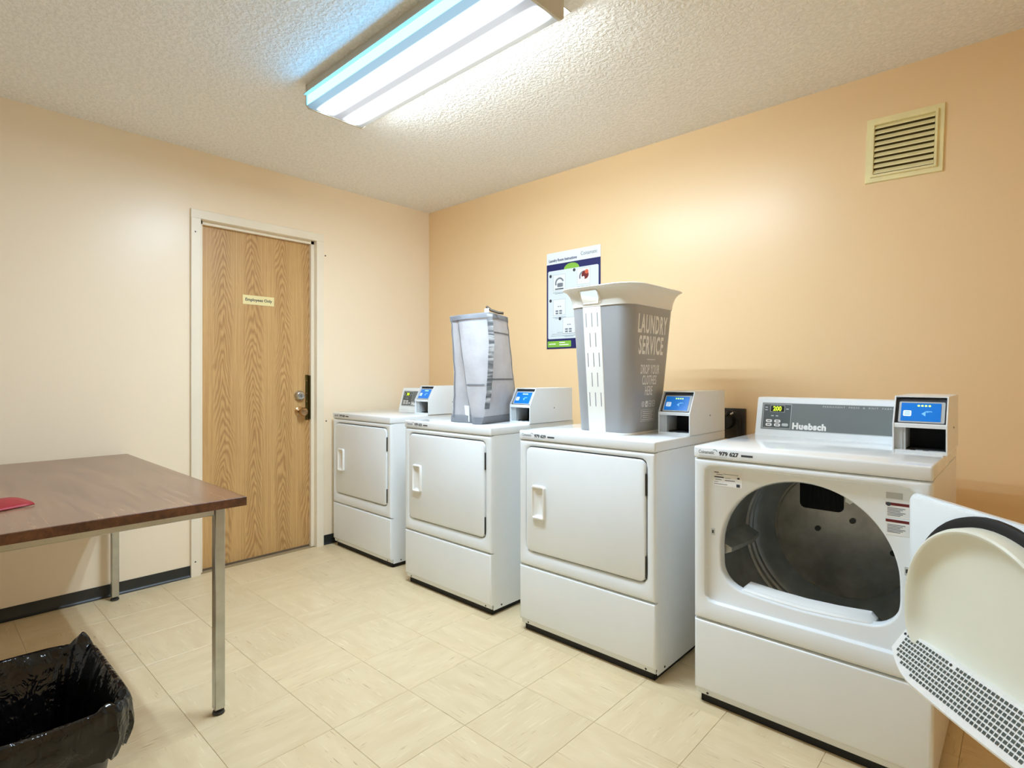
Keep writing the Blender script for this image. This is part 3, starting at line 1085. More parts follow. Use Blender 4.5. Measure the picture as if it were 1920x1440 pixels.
def coin_box(root, x0, x1, y0, y1):
    """card payment box: sheet steel case, sloping screen above an open coin pocket"""
    z0, zs, zt = HT, HT + 0.092, HT + 0.182
    ys = y0 + 0.050                                     # the upper front leans back
    t = 0.004
    side = [(y0, z0), (y0, zs), (ys, zt), (y1, zt), (y1, z0)]
    bm = bmesh.new()
    def prism(xa, xb, pr):
        A = [bm.verts.new((xa, y, z)) for y, z in pr]
        B = [bm.verts.new((xb, y, z)) for y, z in pr]
        n = len(pr)
        for i in range(n):
            bm.faces.new((A[i], A[(i + 1) % n], B[(i + 1) % n], B[i]))
        bm.faces.new(A)
        bm.faces.new(B[::-1])
    prism(x0, x0 + t, side)
    prism(x1 - t, x1, side)
    e = 0.0004
    prism(x0 + t - e, x1 - t + e, [(ys, zt), (y1, zt), (y1, zt - t), (ys, zt - t)])
    prism(x0 + t - e, x1 - t + e, [(y1 - t, z0), (y1, z0), (y1, zt), (y1 - t, zt)])
    prism(x0 + t - e, x1 - t + e, [(y0 + 0.002, zs - 0.010), (y0 + 0.002, zs), (y0 + 0.004, zs + 0.004), (y0 + 0.012, zs - 0.010)])   # bar between screen and pocket
    prism(x0 + t - e, x1 - t + e, [(y0 + 0.002, z0), (y0 + 0.002, z0 + 0.010), (y0 + 0.03, z0 + 0.010), (y0 + 0.03, z0)])              # sill
    cb = from_bm('payment_box', bm, WHITE, root)
    note(cb, 'white card payment box with lit blue screen')
    # pocket and inner walls
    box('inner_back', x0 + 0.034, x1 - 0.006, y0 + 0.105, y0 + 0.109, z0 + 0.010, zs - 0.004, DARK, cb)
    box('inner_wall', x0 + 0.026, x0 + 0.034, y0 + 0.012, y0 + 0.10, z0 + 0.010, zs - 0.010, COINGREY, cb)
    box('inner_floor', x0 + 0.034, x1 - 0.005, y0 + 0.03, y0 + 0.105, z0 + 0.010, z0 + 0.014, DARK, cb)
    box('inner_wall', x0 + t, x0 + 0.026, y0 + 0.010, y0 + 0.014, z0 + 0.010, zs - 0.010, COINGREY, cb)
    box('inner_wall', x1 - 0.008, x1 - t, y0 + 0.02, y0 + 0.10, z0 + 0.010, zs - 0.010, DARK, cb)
    for q in range(2):
        box('coin_slot', x0 + 0.046 + q * 0.034, x0 + 0.060 + q * 0.034, y0 + 0.008, y0 + 0.016, z0 + 0.0098, z0 + 0.0112, SCREW, cb)
    # sloping screen
    p0 = Vector((0, y0 + 0.004, zs + 0.002))
    p1 = Vector((0, ys + 0.002, zt - 0.004))
    up = (p1 - p0).normalized()
    h = (p1 - p0).length
    fr = frame(p0, (1, 0, 0), up)
    plate('bezel_back', fr, x0 + t, x1 - t, 0.0, h, PRINT_D, cb, 0.002, 0, -0.010)
    plate('screen_bezel', fr, x0 + 0.014, x1 - 0.008, 0.006, h - 0.016, COINGREY, cb, 0.008, 0.004, -0.009)
    sx0, sx1, sy0, sy1 = x0 + 0.020, x1 - 0.018, 0.011, h - 0.021
    plate('screen', fr, sx0, sx1, sy0, sy1, BLUE, cb, 0.0012, 0.002, -0.001)
    mid = (sx0 + sx1) / 2
    sw = sx1 - sx0
    for q in range(4):
        disc('status_light', fr, mid - 0.006 + q * 0.0095, sy1 - 0.010, 0.0034, LED, cb, 0.0006, 0.0002, 10)
    cyv = (sy0 + sy1) / 2 - 0.006
    plate('card_icon', fr, sx0 + 0.006, sx0 + 0.028, cyv - 0.010, cyv + 0.011, SCR_W, cb, 0.0005, 0.004, 0.0002)
    for q in range(3):
        plate('card_icon_line', fr, sx0 + 0.010, sx0 + 0.024, cyv - 0.006 + q * 0.0055, cyv - 0.004 + q * 0.0055, BLUE_L, cb, 0.0003, 0, 0.0007)
    tri = [(mid + 0.002, cyv), (mid + 0.013, cyv + 0.009), (mid + 0.013, cyv - 0.009)]
    loft('arrow_icon', [[tuple(fr @ Vector((a, b, z))) for a, b in tri] for z in (0.0002, 0.0007)], BLUE_L, cb, False, True, True)
    for q in range(2):
        arc('wave_icon', fr, mid + 0.018 + q * 0.006, cyv, 0.010, 0.003, 0.9, 2.6, BLUE_L, cb, 0.0006, 8)
    # side bolt and seam
    lathe('side_bolt', [(0.003, x1), (0.003, x1 + 0.0012), (0.001, x1 + 0.0016)], SCREW, cb, 'x', 10, (0, y0 + 0.20, z0 + 0.075))
    return cb


def dryer(label, loc, rz, num, open_door=False):
    root = thing('dryer', label, 'dryer', loc, rz, 'clothes dryers along the peach wall')
    # cabinet: folded sheet sides, back and base
    bm = bmesh.new()
    add_box(bm, 0.0005, 0.004, 0.022, D, 0.026, HS, 0.0, 1)
    add_box(bm, W - 0.004, W - 0.0005, 0.022, D, 0.026, HS, 0.0, 1)
    add_box(bm, 0.004, W - 0.004, D - 0.004, D, 0.026, HS, 0.0, 1)
    add_box(bm, 0.004, W - 0.004, 0.030, D - 0.004, 0.026, 0.030, 0.0, 1)
    from_bm('cabinet', bm, WHITE, root)
    # folded toe flange under the lower panel
    pr = [(0.008, 0.054), (0.011, 0.034), (0.016, 0.030), (0.024, 0.029), (0.024, 0.054)]
    loft('toe_flange', [[(0.008, y, z) for y, z in pr], [(W - 0.008, y, z) for y, z in pr]], WHITE, root, True, True, True)
    for xx in (0.045, W - 0.045):
        lathe('toe_screw', [(0.0045, 0.0125), (0.0045, 0.0095), (0.002, 0.0085)], SCREW, root, 'y', 10, (xx, 0, 0.041))
    lathe('side_screw', [(0.0045, W - 0.001), (0.0045, W + 0.0012), (0.002, W + 0.002)], SCREW, root, 'x', 10, (0, 0.075, 0.040))
    for xx in (0.07, W - 0.07):
        for yy in (0.09, D - 0.07):
            lathe('foot', [(0.02, 0.0), (0.022, 0.004), (0.018, 0.012), (0.008, 0.014), (0.008, 0.028)], BLACK, root, 'z', 14, (xx, yy, 0))
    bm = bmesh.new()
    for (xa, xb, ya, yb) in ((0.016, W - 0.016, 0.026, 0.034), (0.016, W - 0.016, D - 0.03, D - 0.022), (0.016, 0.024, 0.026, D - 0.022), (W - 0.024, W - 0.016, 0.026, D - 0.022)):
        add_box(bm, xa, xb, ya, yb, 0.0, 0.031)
    from_bm('gap_shade_skirt', bm, BLACK, root)  # black skirt added to darken the shadow gap under the cabinet
    lower_panel(root)
    front_panel(root, open_door)
    # worktop with rounded front lip
    bm = bmesh.new()
    add_box(bm, -0.001, W + 0.001, -0.002, D, HS, HT, 0.0075, 3)
    from_bm('worktop', bm, WHITE_TOP, root, True)
    sticker(root, num)
    console(root, True)
    coin_box(root, 0.548, 0.690, 0.278, 0.640)
    if not open_door:
        dr = slab_door(root)
        pull_handle(dr, 0.084, 0.158, 0.524, 0.672, -0.005)
        g1, g2 = rrect(0.0395, 0.6485, 0.3675, 0.8435, 0.029, 8), rrect(0.046, 0.642, 0.374, 0.837, 0.025, 8)
        loft('door_gap_shade', [P3(g1, 0.017), P3(g1, 0.009), P3(g2, 0.009), P3(g2, 0.017)], GAP_SHADE, root, True)  # grey strip that paints the shade into the gap round the door
        for zz in (0.745, 0.432):
            box('hinge', 0.6425, 0.6485, -0.003, 0.012, zz - 0.042, zz + 0.042, SCREW, root, 0.001, 1)
        return root
    # ---------------- open machine
    cx, cz = 0.345, 0.548
    prof = [(0.268, 0.040), (0.296, 0.046), (0.305, 0.060), (0.305, 0.385), (0.297, 0.390), (0.297, 0.398), (0.305, 0.403), (0.305, 0.430), (0.297, 0.436), (0.297, 0.444), (0.305, 0.450), (0.306, 0.476),
            (0.292, 0.486), (0.256, 0.540), (0.250, 0.546), (0.246, 0.552)]
    n = 64
    loft('drum', [[(cx + r * math.cos(2 * PI * k / n), y, cz + r * math.sin(2 * PI * k / n)) for k in range(n)] for r, y in prof], DRUM, root, True)
    bk = lathe('drum_back', [(0.248, 0.556), (0.246, 0.550), (0.240, 0.550), (0.236, 0.556), (0.16, 0.5562), (0.08, 0.5562), (0.02, 0.5562)], DRUM_BACK, root, 'y', 64, (cx, 0, cz))
    frb = frame((cx, 0.556, cz), (1, 0, 0), (0, 0, 1))
    plate('air_inlet', frb, -0.150, 0.005, 0.080, 0.222, DARK, bk, 0.006, 0.02, 0.0)
    for k in range(9):
        a0 = -0.144 + k * 0.0168
        plate('inlet_bar', frb, a0, a0 + 0.0035, 0.088, 0.214, mat('inlet_bar_metal', srgb(30, 30, 30), 0.5, 0.6, wear=0.2), bk, 0.002, 0, 0.006)
    for (sx, sz) in ((0.035, 0.055), (-0.085, 0.005), (0.165, -0.04)):
        disc('drum_bolt', frb, sx, sz, 0.010, SCREW, bk, 0.006, 0.004)
    # three tumbling fins
    for k, ang in enumerate((PI + 0.03, PI / 3 + 0.03, -PI / 3 + 0.03)):
        u = Vector((math.cos(ang), 0, math.sin(ang)))
        v = Vector((-math.sin(ang), 0, math.cos(ang)))
        c = Vector((cx, 0, cz))
        secs = []
        for (y, hgt, wd) in ((0.070, 0.004, 0.030), (0.085, 0.060, 0.034), (0.24, 0.078, 0.036), (0.355, 0.060, 0.034), (0.378, 0.004, 0.028)):
            b1 = c + u * 0.304 + v * wd
            b2 = c + u * 0.304 - v * wd
            t1 = c + u * (0.304 - hgt) + v * 0.007
            t2 = c + u * (0.304 - hgt) - v * 0.007
            secs.append([(q.x, y, q.z) for q in (b1, t1, t2, b2)])
        loft('drum_fin', secs, DRUM, root, True, True, True)
    # lint-duct sill in the bottom of the opening
    pr = [(0.026, 0.414), (0.028, 0.430), (0.036, 0.436), (0.052, 0.432), (0.064, 0.441), (0.092, 0.444), (0.097, 0.438), (0.097, 0.414)]
    xs = [0.150, 0.165, 0.25, 0.345, 0.44, 0.525, 0.540]
    secs = []
    for i, x in enumerate(xs):
        s = 0.35 if i in (0, len(xs) - 1) else 1.0
        dzv = -0.012 * math.sin(PI * (x - 0.15) / 0.39)
        secs.append([(x, y, 0.418 + (z - 0.418) * s + dzv) for y, z in pr])
    loft('lint_duct_sill', secs, PLASTIC_W, root, True, True, True)
    # latch catch and hinge-side strike, rating label, warning labels
    ff = frame((0, 0.018, 0), (1, 0, 0), (0, 0, 1))
    for (sx, sz) in ((0.062, 0.612), (0.622, 0.606)):
        plate('catch_plate', ff, sx - 0.006, sx + 0.006, sz - 0.012, sz + 0.012, PALE_LINE, root, 0.002, 0.001)
        plate('catch_slot', ff, sx - 0.003, sx + 0.003, sz - 0.005, sz + 0.006, SCREW, root, 0.0006, 0, 0.002)
    lb = plate('rating_label', ff, 0.062, 0.162, 0.776, 0.828, PRINT_W, root, 0.0005, 0.001)
    for q, (xa, xb, zz, hh, mm) in enumerate(((0.066, 0.082, 0.822, 0.003, PRINT_D), (0.074, 0.096, 0.815, 0.002, PRINT_G), (0.098, 0.150, 0.818, 0.0016, PRINT_G), (0.066, 0.100, 0.806, 0.004, PRINT_D), (0.104, 0.124, 0.805, 0.0016, PRINT_G),
                                              (0.070, 0.092, 0.797, 0.0022, PRINT_G), (0.104, 0.138, 0.797, 0.0022, PRINT_D), (0.066, 0.08, 0.789, 0.0016, PRINT_G), (0.066, 0.112, 0.782, 0.0022, PRINT_G), (0.146, 0.154, 0.808, 0.006, PRINT_D), (0.143, 0.155, 0.783, 0.010, PRINT_D))):
        plate('print_line', ff, xa, xb, zz - hh / 2, zz + hh / 2, mm, lb, 0.0002, 0, 0.0006)
    plate('small_notice', ff, 0.572, 0.612, 0.806, 0.824, PALE_LINE, root, 0.0005)
    for zz, hh in ((0.795, 0.043), (0.747, 0.045)):
        wl_ = plate('warning_label', ff, 0.571, 0.627, zz - hh, zz, PRINT_W, root, 0.0005)
        plate('warning_header', ff, 0.571, 0.627, zz - 0.008, zz, PRINT_R, wl_, 0.0002, 0, 0.0006)
        if hh == 0.043:
            disc('warning_symbol', ff, 0.578, zz - 0.005, 0.006, PRINT_D, wl_, 0.0003, 0.0009, 12)
        for q in range(6):
            plate('print_line', ff, 0.575, 0.618 - (q % 3) * 0.006, zz - 0.0165 - q * 0.0042, zz - 0.0145 - q * 0.0042, PRINT_G, wl_, 0.0002, 0, 0.0006)
    # the swung-out door: local frame as when shut, turned about the hinge line
    hx_, hy_ = 0.645, -0.002
    dr = slab_door(root)
    me = dr.data
    me.transform(Matrix.Translation((-hx_, -hy_, 0)))
    dr.location = (hx_, hy_, 0)
    dr.rotation_euler = (0, 0, math.radians(DOOR_ANGLE))
    note(dr, 'door swung open showing its cream liner')

    def dl(pts, y):
        return [(x - hx_, y - hy_, z) for x, z in pts]
    h = pull_handle(dr, 0.084, 0.158, 0.524, 0.672, -0.005)
    h.data.transform(Matrix.Translation((-hx_, -hy_, 0)))
    # inner skin, seal and dished liner
    sk = rrect(0.050, 0.638, 0.378, 0.833, 0.022, 8)
    sk2 = rrect(0.056, 0.632, 0.384, 0.827, 0.018, 8)
    loft('inner_skin', [dl(sk, 0.012), dl(sk, 0.020), dl(sk2, 0.023)], WHITE, dr, True, False, True)
    cc = (0.345, 0.575)
    AN = [2 * PI * i / 96 + 0.003 for i in range(96)]
    A = lambda g: polar(arch(g), cc, AN)
    loft('door_seal', [dl(A(0.015), 0.022), dl(A(0.014), 0.030), dl(A(0.002), 0.035), dl(A(-0.012), 0.033), dl(A(-0.012), 0.024)], BLACK, dr, True)
    loft('door_liner', [dl(A(-0.010), 0.030), dl(A(-0.012), 0.058), dl(A(-0.015), 0.066), dl(A(-0.020), 0.069), dl(A(-0.026), 0.067), dl(A(-0.034), 0.056), dl(A(-0.048), 0.043), dl(A(-0.066), 0.035), dl(A(-0.090), 0.031), dl(A(-0.130), 0.029)],
         CREAM_PLASTIC, dr, True, False, True)
    # lint grille: a sloping ledge across the foot of the liner
    yA, zA = 0.052, 0.476      # top edge, against the dish
    yB, zB = 0.120, 0.398      # lower, projecting edge
    u0, u1 = 0.090, 0.600

    def edges(x):
        t = min(1, abs(x - 0.344) / 0.256)
        k = 1 - 0.40 * max(0, (t - 0.55) / 0.45) ** 2
        sag = -0.010 * (1 - t * t)
        return (Vector((x - hx_, yA + 0.004 - hy_, zA)), Vector((x - hx_, yA + (yB - yA) * k - hy_, zA + (zB - zA) * k + sag)))
    secs = []
    for i in range(41):
        x = u0 + (u1 - u0) * i / 40
        ea, eb = edges(x)
        secs.append([(ea.x, 0.028 - hy_, zA - 0.004), (ea.x, ea.y - 0.004, zA - 0.001), tuple(ea), (eb.x, eb.y - 0.004, eb.z + 0.0045), (eb.x, eb.y, eb.z - 0.001), (eb.x, eb.y - 0.002, eb.z - 0.007),
                     (eb.x, eb.y - 0.012, eb.z - 0.010), (ea.x, 0.028 - hy_, zB - 0.016)])
    loft('lint_ledge', secs, PLASTIC_W, dr, True, True, True)
    # square openings of the grille
    bm = bmesh.new()
    pitch = 0.0112
    hole = 0.0037
    for i in range(int(0.478 / pitch) + 1):
        x = 0.107 + i * pitch
        ea, eb = edges(x)
        eb = eb + Vector((0, -0.004, 0.0045))
        dn = (eb - ea)
        ln = dn.length
        dn.normalize()
        nv = Vector((1, 0, 0)).cross(dn)
        if nv.z < 0:
            nv = -nv
        for j in range(int((ln - 0.008) / pitch)):
            if j == 0 and abs(x - 0.43) < 0.012:
                continue
            c = ea + dn * (0.0105 + j * pitch) + nv * 0.0012
            q = [c + Vector((sx * hole, 0, 0)) + dn * sy * hole for sx, sy in ((-1, -1), (1, -1), (1, 1), (-1, 1))]
            bm.faces.new([bm.verts.new(p) for p in q])
    gr = from_bm('lint_grille_openings', bm, mat('grille_dark', srgb(84, 90, 82), 0.7, wear=0.3, wear_scale=30), dr)
    gr['kind'] = 'stuff'
    for xx in (0.43, 0.590):
        ea, eb = edges(xx)
        dn = (eb - ea).normalized()
        disc('grille_screw', frame(ea + dn * 0.0105, (-1, 0, 0), -dn), 0, 0, 0.0035, SCREW, dr, 0.001, 0.0008, 10)
    for zz in (0.745, 0.432):
        box('hinge', 0.636, 0.650, -0.006, 0.018, zz - 0.022, zz + 0.022, PALE_LINE, root, 0.001, 1)
    return root


DOOR_ANGLE = 131.0
dryer('white dryer farthest along the wall, next to the oak door', (0.0599, -0.8803, 0), -0.0150, '979 628')
dryer('white dryer with the grey mesh hamper standing on it', (0.9699, -0.9531, 0), -0.0033, '979 625')
dryer('white dryer carrying the tall Laundry Service basket', (1.8337, -0.9510, 0), 0.0012, '979 629')
dryer('white dryer with its round door hanging open', (2.6678, -0.9486, 0), -0.0036, '979 627', True)

# ------------------------------------------------------------------ mesh hamper on the second dryer
hp = thing('mesh_hamper', 'collapsible grey mesh laundry hamper with a dark strap, standing on a dryer', 'laundry hamper', (1.38, -0.73, HT))
HR = [  # z above the worktop, then front-left, fold, front-right, back-right corners in plan
    (0.568, (1.241, -0.850), (1.315, -0.858), (1.531, -0.845), (1.440, -0.615)),
    (0.530, (1.246, -0.850), (1.322, -0.864), (1.535, -0.845), (1.440, -0.612)),
    (0.430, (1.254, -0.850), (1.349, -0.874), (1.547, -0.845), (1.448, -0.605)),
    (0.262, (1.273, -0.855), (1.393, -0.884), (1.540, -0.850), (1.462, -0.595)),
    (0.150, (1.274, -0.860), (1.419, -0.889), (1.539, -0.860), (1.470, -0.584)),
    (0.072, (1.272, -0.865), (1.445, -0.893), (1.533, -0.870), (1.458, -0.573)),
    (0.002, (1.268, -0.866), (1.462, -0.893), (1.508, -0.875), (1.442, -0.566))]
hrng = random.Random(11)


def hamper_ring(k, grow=0.0):
    z, Lp, Cp, Sp, Rp = HR[k]
    Lv, Cv, Sv, Rv = (Vector(p) for p in (Lp, Cp, Sp, Rp))
    deep = 0.004 + 0.050 * (1 - z / 0.568)                    # the panel left of the fold is pushed in behind it
    C2 = Cv + Vector((-0.004, deep))
    Bv = Lv + (Rv - Sv)
    pts = []
    for a, b, n, bulge in ((Lv, C2, 4, 0.006), (Cv, Sv, 6, -0.010), (Sv, Rv, 6, -0.012), (Rv, Bv, 6, -0.010), (Bv, Lv, 6, -0.008)):
        nrm = Vector(((b - a).y, -(b - a).x)).normalized()
        for i in range(n):
            t = i / n
            q = a.lerp(b, t) + nrm * (-bulge * math.sin(PI * t)) * (1 if 0 < k < 6 else 0.4)
            pts.append(q)
    c = sum(pts, Vector((0, 0))) / len(pts)
    return [((q + (q - c).normalized() * grow).x - 1.38, (q + (q - c).normalized() * grow).y + 0.73, z) for q in pts]


# interpolate extra rows for soft sagging
def hrow(f, grow=0.0):
    k = min(int(f), 5)
    t = f - k
    A, B = hamper_ring(k, grow), hamper_ring(k + 1, grow)
    return [tuple(a[i] + (b[i] - a[i]) * t for i in range(3)) for a, b in zip(A, B)]


frs = [i / 4 for i in range(0, 25)]
loft('mesh_wall', [hrow(f) for f in frs], NET, hp, True, False, True)
note(loft('top_binding', [hrow(0, -0.004), [(x, y, z + 0.004) for x, y, z in hrow(0, 0.0)], hrow(0, 0.005), hrow(0.62, 0.005), hrow(0.62, 0.001)], TAPE, hp), 'grey fabric band round the top')
loft('base_binding', [hrow(5.45, 0.001), hrow(5.5, 0.004), hrow(6.0, 0.004), [(x, y, 0.0005) for x, y, z in hrow(6.0, -0.03)]], TAPE, hp, True, False, True)


def hstrip(name, ia, t_off, f0, f1, w, m, out=0.003, n=14):
    """a tape sewn down the wall at ring position ia (index, fractional)"""
    secs = []
    for i in range(n + 1):
        f = f0 + (f1 - f0) * i / n
        r = hrow(f)
        N = len(r)
        def at(u):
            k = int(math.floor(u)) % N
            t = u - math.floor(u)
            a, b = Vector(r[k]), Vector(r[(k + 1) % N])
            return a.lerp(b, t)
        p = at(ia)
        d = (at(ia + 0.5) - at(ia - 0.5))
        d.z = 0
        d.normalize()
        nv = Vector((d.y, -d.x, 0))
        wob = 0.002 * math.sin(i * 2.4)
        a = p - d * w / 2 + nv * (out + wob)
        b = p + d * w / 2 + nv * (out + wob)
        a2 = p - d * w / 2 + nv * (out + wob - 0.002)
        b2 = p + d * w / 2 + nv * (out + wob - 0.002)
        secs.append([tuple(a), tuple(b), tuple(b2), tuple(a2)])
    return loft(name, secs, m, hp, True, True, True)


note(hstrip('carry_strap', 10.0, 0, 0.05, 4.9, 0.030, WEBBING, 0.007), 'dark grey webbing strap down the corner')
hstrip('edge_tape', 0.3, 0, 0.3, 5.6, 0.010, TAPE, 0.003)
hstrip('fold_tape', 3.9, 0, 0.2, 5.6, 0.008, STRAP, 0.002)
hstrip('edge_tape', 16.0, 0, 0.2, 5.6, 0.010, STRAP, 0.003)
for f, i0_, i1_ in ((1.55, 10.3, 15.8), (3.25, 10.3, 15.8), (0.75, 0.3, 9.6), (3.5, 4.2, 9.0)):
    r0, r1 = hrow(f, 0.002), hrow(f + 0.08, 0.002)
    ra, rb = [], []
    for j in range(13):
        u = i0_ + (i1_ - i0_) * j / 12
        k = int(u)
        t = u - k
        ra.append(tuple(Vector(r0[k]).lerp(Vector(r0[(k + 1) % len(r0)]), t)))
        rb.append(tuple(Vector(r1[k]).lerp(Vector(r1[(k + 1) % len(r1)]), t)))
    loft('seam_tape', [ra, rb], STRAP if i0_ > 10 else TAPE, hp, True, closed=False)
# folded-in flap at the foot, care tag, and toggle on the rim
tag_c = Vector(hrow(5.3)[3]) + Vector((-0.030, -0.004, 0))
ftag = frame(tag_c, (1, -0.05, 0), (0, 0, 1))
note(plate('care_tag', ftag, -0.026, 0.020, -0.045, 0.040, PRINT_W, hp, 0.001, 0.002), 'white care tag')
pr = hrow(0)
pt = Vector(pr[11])
tube('rim_toggle', [pt + Vector((-0.045, 0.0, 0.040)), pt + Vector((-0.02, 0.01, 0.020)), pt + Vector((0.015, 0.03, 0.006)), pt + Vector((0.03, 0.05, 0.004))], 0.007, mat('brown_toggle', srgb(84, 70, 52), 0.6, wear=0.2), hp, 8)
plate('white_tag', frame(pt + Vector((-0.045, -0.004, 0.012)), (1, 0, 0), (0, 0, 1)), -0.010, 0.022, -0.012, 0.018, PRINT_W, hp, 0.001)

# ------------------------------------------------------------------ Laundry Service basket on the third dryer
bk = thing('laundry_basket', 'tall grey laundry basket printed Laundry Service with a white flared rim', 'laundry basket', (2.20, -0.69, HT))
BO = (2.20, -0.69)
NB = 16


def bring(x0, x1, y0, y1, r, z):
    p = rrect(x0 - BO[0], x1 - BO[0], y0 - BO[1], y1 - BO[1], r, NB)
    return [(x, y, z) for x, y in p]


def blerp(t, grow=0.0):
    """body outline at height fraction t (0 foot, 1 under the rim)"""
    A = (2.080, 2.335, -0.845, -0.535)
    B = (2.066, 2.374, -0.892, -0.490)
    q = [a + (b - a) * t for a, b in zip(A, B)]
    return bring(q[0] - grow, q[1] + grow, q[2] - grow, q[3] + grow, 0.050 + 0.012 * t, 0.006 + t * 0.540)


body = [blerp(i / 10) for i in range(11)]
loft('basket_body', [[(x * 0.94, y * 0.94, 0.002) for x, y, z in body[0]], [(x * 0.985, y * 0.985, 0.003) for x, y, z in body[0]]] + body, SLEEVE, bk, True, True, False)
loft('inner_wall', [blerp(i / 5, -0.004) for i in range(6)], SLEEVE, bk, True)
loft('foot_ring', [[(x * 1.004, y * 1.004, 0.0005) for x, y, z in body[0]], [(x * 1.008, y * 1.008, 0.006) for x, y, z in body[0]], [(x * 1.004, y * 1.004, 0.010) for x, y, z in body[0]]], RIMW, bk, True, True, False)

# flared rim, with the hand-hole left open in its front and back
fl_prof = [(0.000, 0.540), (0.003, 0.541), (0.004, 0.552), (0.008, 0.572), (0.016, 0.592), (0.028, 0.608), (0.040, 0.616), (0.046, 0.618), (0.044, 0.621), (0.036, 0.620), (0.026, 0.613), (0.012, 0.594), (0.003, 0.570), (-0.001, 0.552)]
top = (2.066, 2.374, -0.892, -0.490)
hxs = (2.142 - BO[0], 2.236 - BO[0])


def rim_ring(o, z):
    """rim outline with points aligned to the sides of the hand-hole"""
    p = rrect(top[0] - o - BO[0], top[1] + o - BO[0], top[2] - o - BO[1], top[3] + o - BO[1], 0.062 + o * 0.9, NB)
    n = NB + 1
    out = []
    for c in range(4):
        seg = p[c * n:(c + 1) * n]
        out += seg
        a, b = seg[-1], p[((c + 1) * n) % len(p)]
        if c in (0, 2):        # back and front straight runs
            xs_ = sorted(hxs, reverse=(c == 0))
            out += [(x, a[1]) for x in xs_]
    return [(x, y, z) for x, y in out]


bm = bmesh.new()
rr = [[bm.verts.new(p) for p in rim_ring(o, z)] for o, z in fl_prof]
m_ = len(rr[0])
i_back, i_front = NB + 1, 2 * (NB + 1) + 2 + NB + 1
for a in range(len(fl_prof) - 1):
    for i in range(m_):
        zmid = (fl_prof[a][1] + fl_prof[a + 1][1]) / 2
        if i in (i_back, i_front) and 0.552 < zmid < 0.6075:
            continue
        bm.faces.new((rr[a][i], rr[a][(i + 1) % m_], rr[a + 1][(i + 1) % m_], rr[a + 1][i]))
note(from_bm('flared_rim', bm, RIMW, bk, True), 'white flared rim with a hand-hole')
# lips round the hand-hole
yf = lambda z: top[2] - BO[1] - (0.004 if z < 0.56 else 0.012 if z < 0.585 else 0.026)
hp_ = [(hxs[0], 0.552), (hxs[1], 0.552), (hxs[1], 0.608), (hxs[0], 0.608)]
tube('hand_hole_lip', [(hxs[0] + 0.008, yf(0.55), 0.553), (hxs[1] - 0.008, yf(0.55), 0.553), (hxs[1], yf(0.57), 0.572), (hxs[1], yf(0.6) + 0.006, 0.596), (hxs[1] - 0.008, yf(0.6), 0.607), (hxs[0] + 0.008, yf(0.6), 0.607), (hxs[0], yf(0.6) + 0.006, 0.596), (hxs[0], yf(0.57), 0.572), (hxs[0] + 0.008, yf(0.55), 0.553)], 0.0042, RIMW, bk, 8)

# white ventilated strip down the front
def front_y(t):
    return (-0.845 + (-0.892 + 0.845) * t) - BO[1]


sec = []
for i in range(9):
    t = i / 8
    z = 0.006 + t * 0.540
    y = front_y(t) - 0.0022
    xa, xb = (2.146 - 0.002 * t) - BO[0], (2.232 + 0.004 * t) - BO[0]
    sec.append([(xa, y + 0.002, z), (xa + 0.002, y, z), (xb - 0.002, y, z), (xb, y + 0.002, z)])
st = loft('vent_strip', sec, RIMW, bk, True, True, True)
upv = Vector((0, front_y(1) - front_y(0), 0.540))
fv = frame((0, front_y(0) - 0.0022, 0.006), (1, 0, 0), upv)
SLIT = mat('slot_shadow', srgb(120, 122, 126), 0.8, wear=0.2)
for row in range(5):
    zc = 0.480 - row * 0.0845
    for q in ((-0.030, -0.001, 0.027) if row % 2 == 0 else (-0.014, 0.014)):
        xc = (2.190 - BO[0]) + q
        plate('vent_slot', fv, xc - 0.0015, xc + 0.0015, zc - 0.030, zc + 0.030, SLIT, st, 0.0006, 0.001, 0.0)

# print on the side that faces away from the hamper
def side_x(t):
    return (2.335 + (2.374 - 2.335) * t) - BO[0]


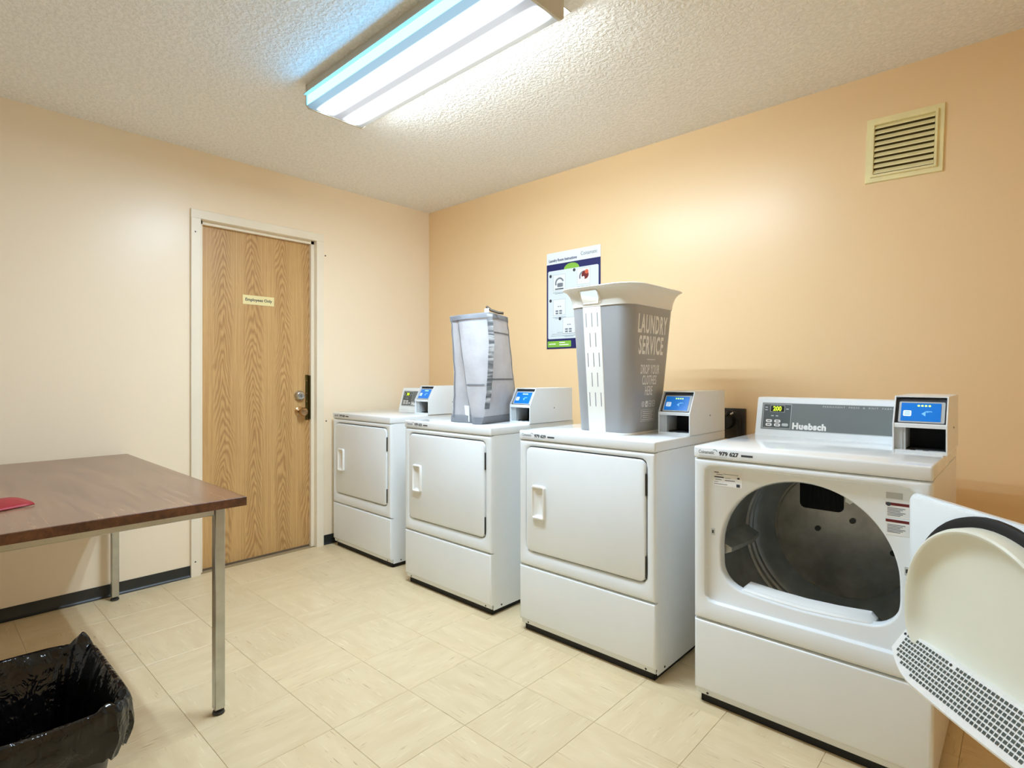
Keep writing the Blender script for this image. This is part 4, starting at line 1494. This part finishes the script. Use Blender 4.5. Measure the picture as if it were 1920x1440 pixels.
ups = Vector((side_x(1) - side_x(0), 0, 0.540))
UL = ups.length
fs = frame((side_x(0), 0, 0.006), (0, 1, 0), ups)
ymid = -0.690 - BO[1]
T_ = lambda y, z, o=0.0004: fs @ Matrix.Translation((y, z, o))
text('lettering', 'LAUNDRY', 0.106, PRINT_W, bk, T_(ymid - 0.004, 0.457), 0.46, 0.0026, 'CENTER', 1.16)
text('lettering', 'SERVICE', 0.106, PRINT_W, bk, T_(ymid - 0.006, 0.368), 0.48, 0.0026, 'CENTER', 1.16)
plate('divider_line', fs, ymid - 0.035, ymid + 0.035, 0.311, 0.3135, PRINT_W, bk, 0.0005)
for q, w in enumerate(('DROP YOUR', 'CLOTHES', 'HERE')):
    text('lettering', w, 0.056, PRINT_W, bk, T_(ymid - 0.004, 0.268 - q * 0.0455), 0.46, 0.0004, 'CENTER', 1.12)
for q in range(4):
    xq = ymid - 0.045 + q * 0.030
    if q == 0:
        arc('care_icon', fs, xq, 0.122, 0.012, 0.003, 0, 2 * PI, PRINT_W, bk, 0.0006, 20)
        arc('care_icon', fs, xq, 0.122, 0.006, 0.0025, 0, 2 * PI, PRINT_W, bk, 0.0006, 14)
    elif q == 1:
        plate('care_icon', fs, xq - 0.010, xq + 0.010, 0.109, 0.135, PRINT_W, bk, 0.0005, 0.002)
        disc('care_icon', fs, xq, 0.120, 0.004, SLEEVE, bk, 0.0003, 0.0006, 10)
    else:
        ring_plate('care_icon', fs, xq - 0.011, xq + 0.011, 0.110, 0.135, 0.0022, PRINT_W, bk, 0.0005)
        disc('care_icon', fs, xq, 0.122, 0.004 if q == 2 else 0.0025, PRINT_W, bk, 0.0005, 0.0, 10)
ring_plate('info_box', fs, ymid - 0.055, ymid + 0.058, 0.048, 0.098, 0.0012, PRINT_W, bk, 0.0005)
for q in range(5):
    plate('print_line', fs, ymid - 0.045 + (q % 2) * 0.006, ymid + 0.048 - (q % 2) * 0.008, 0.054 + q * 0.0085, 0.0565 + q * 0.0085, PRINT_W, bk, 0.0004)
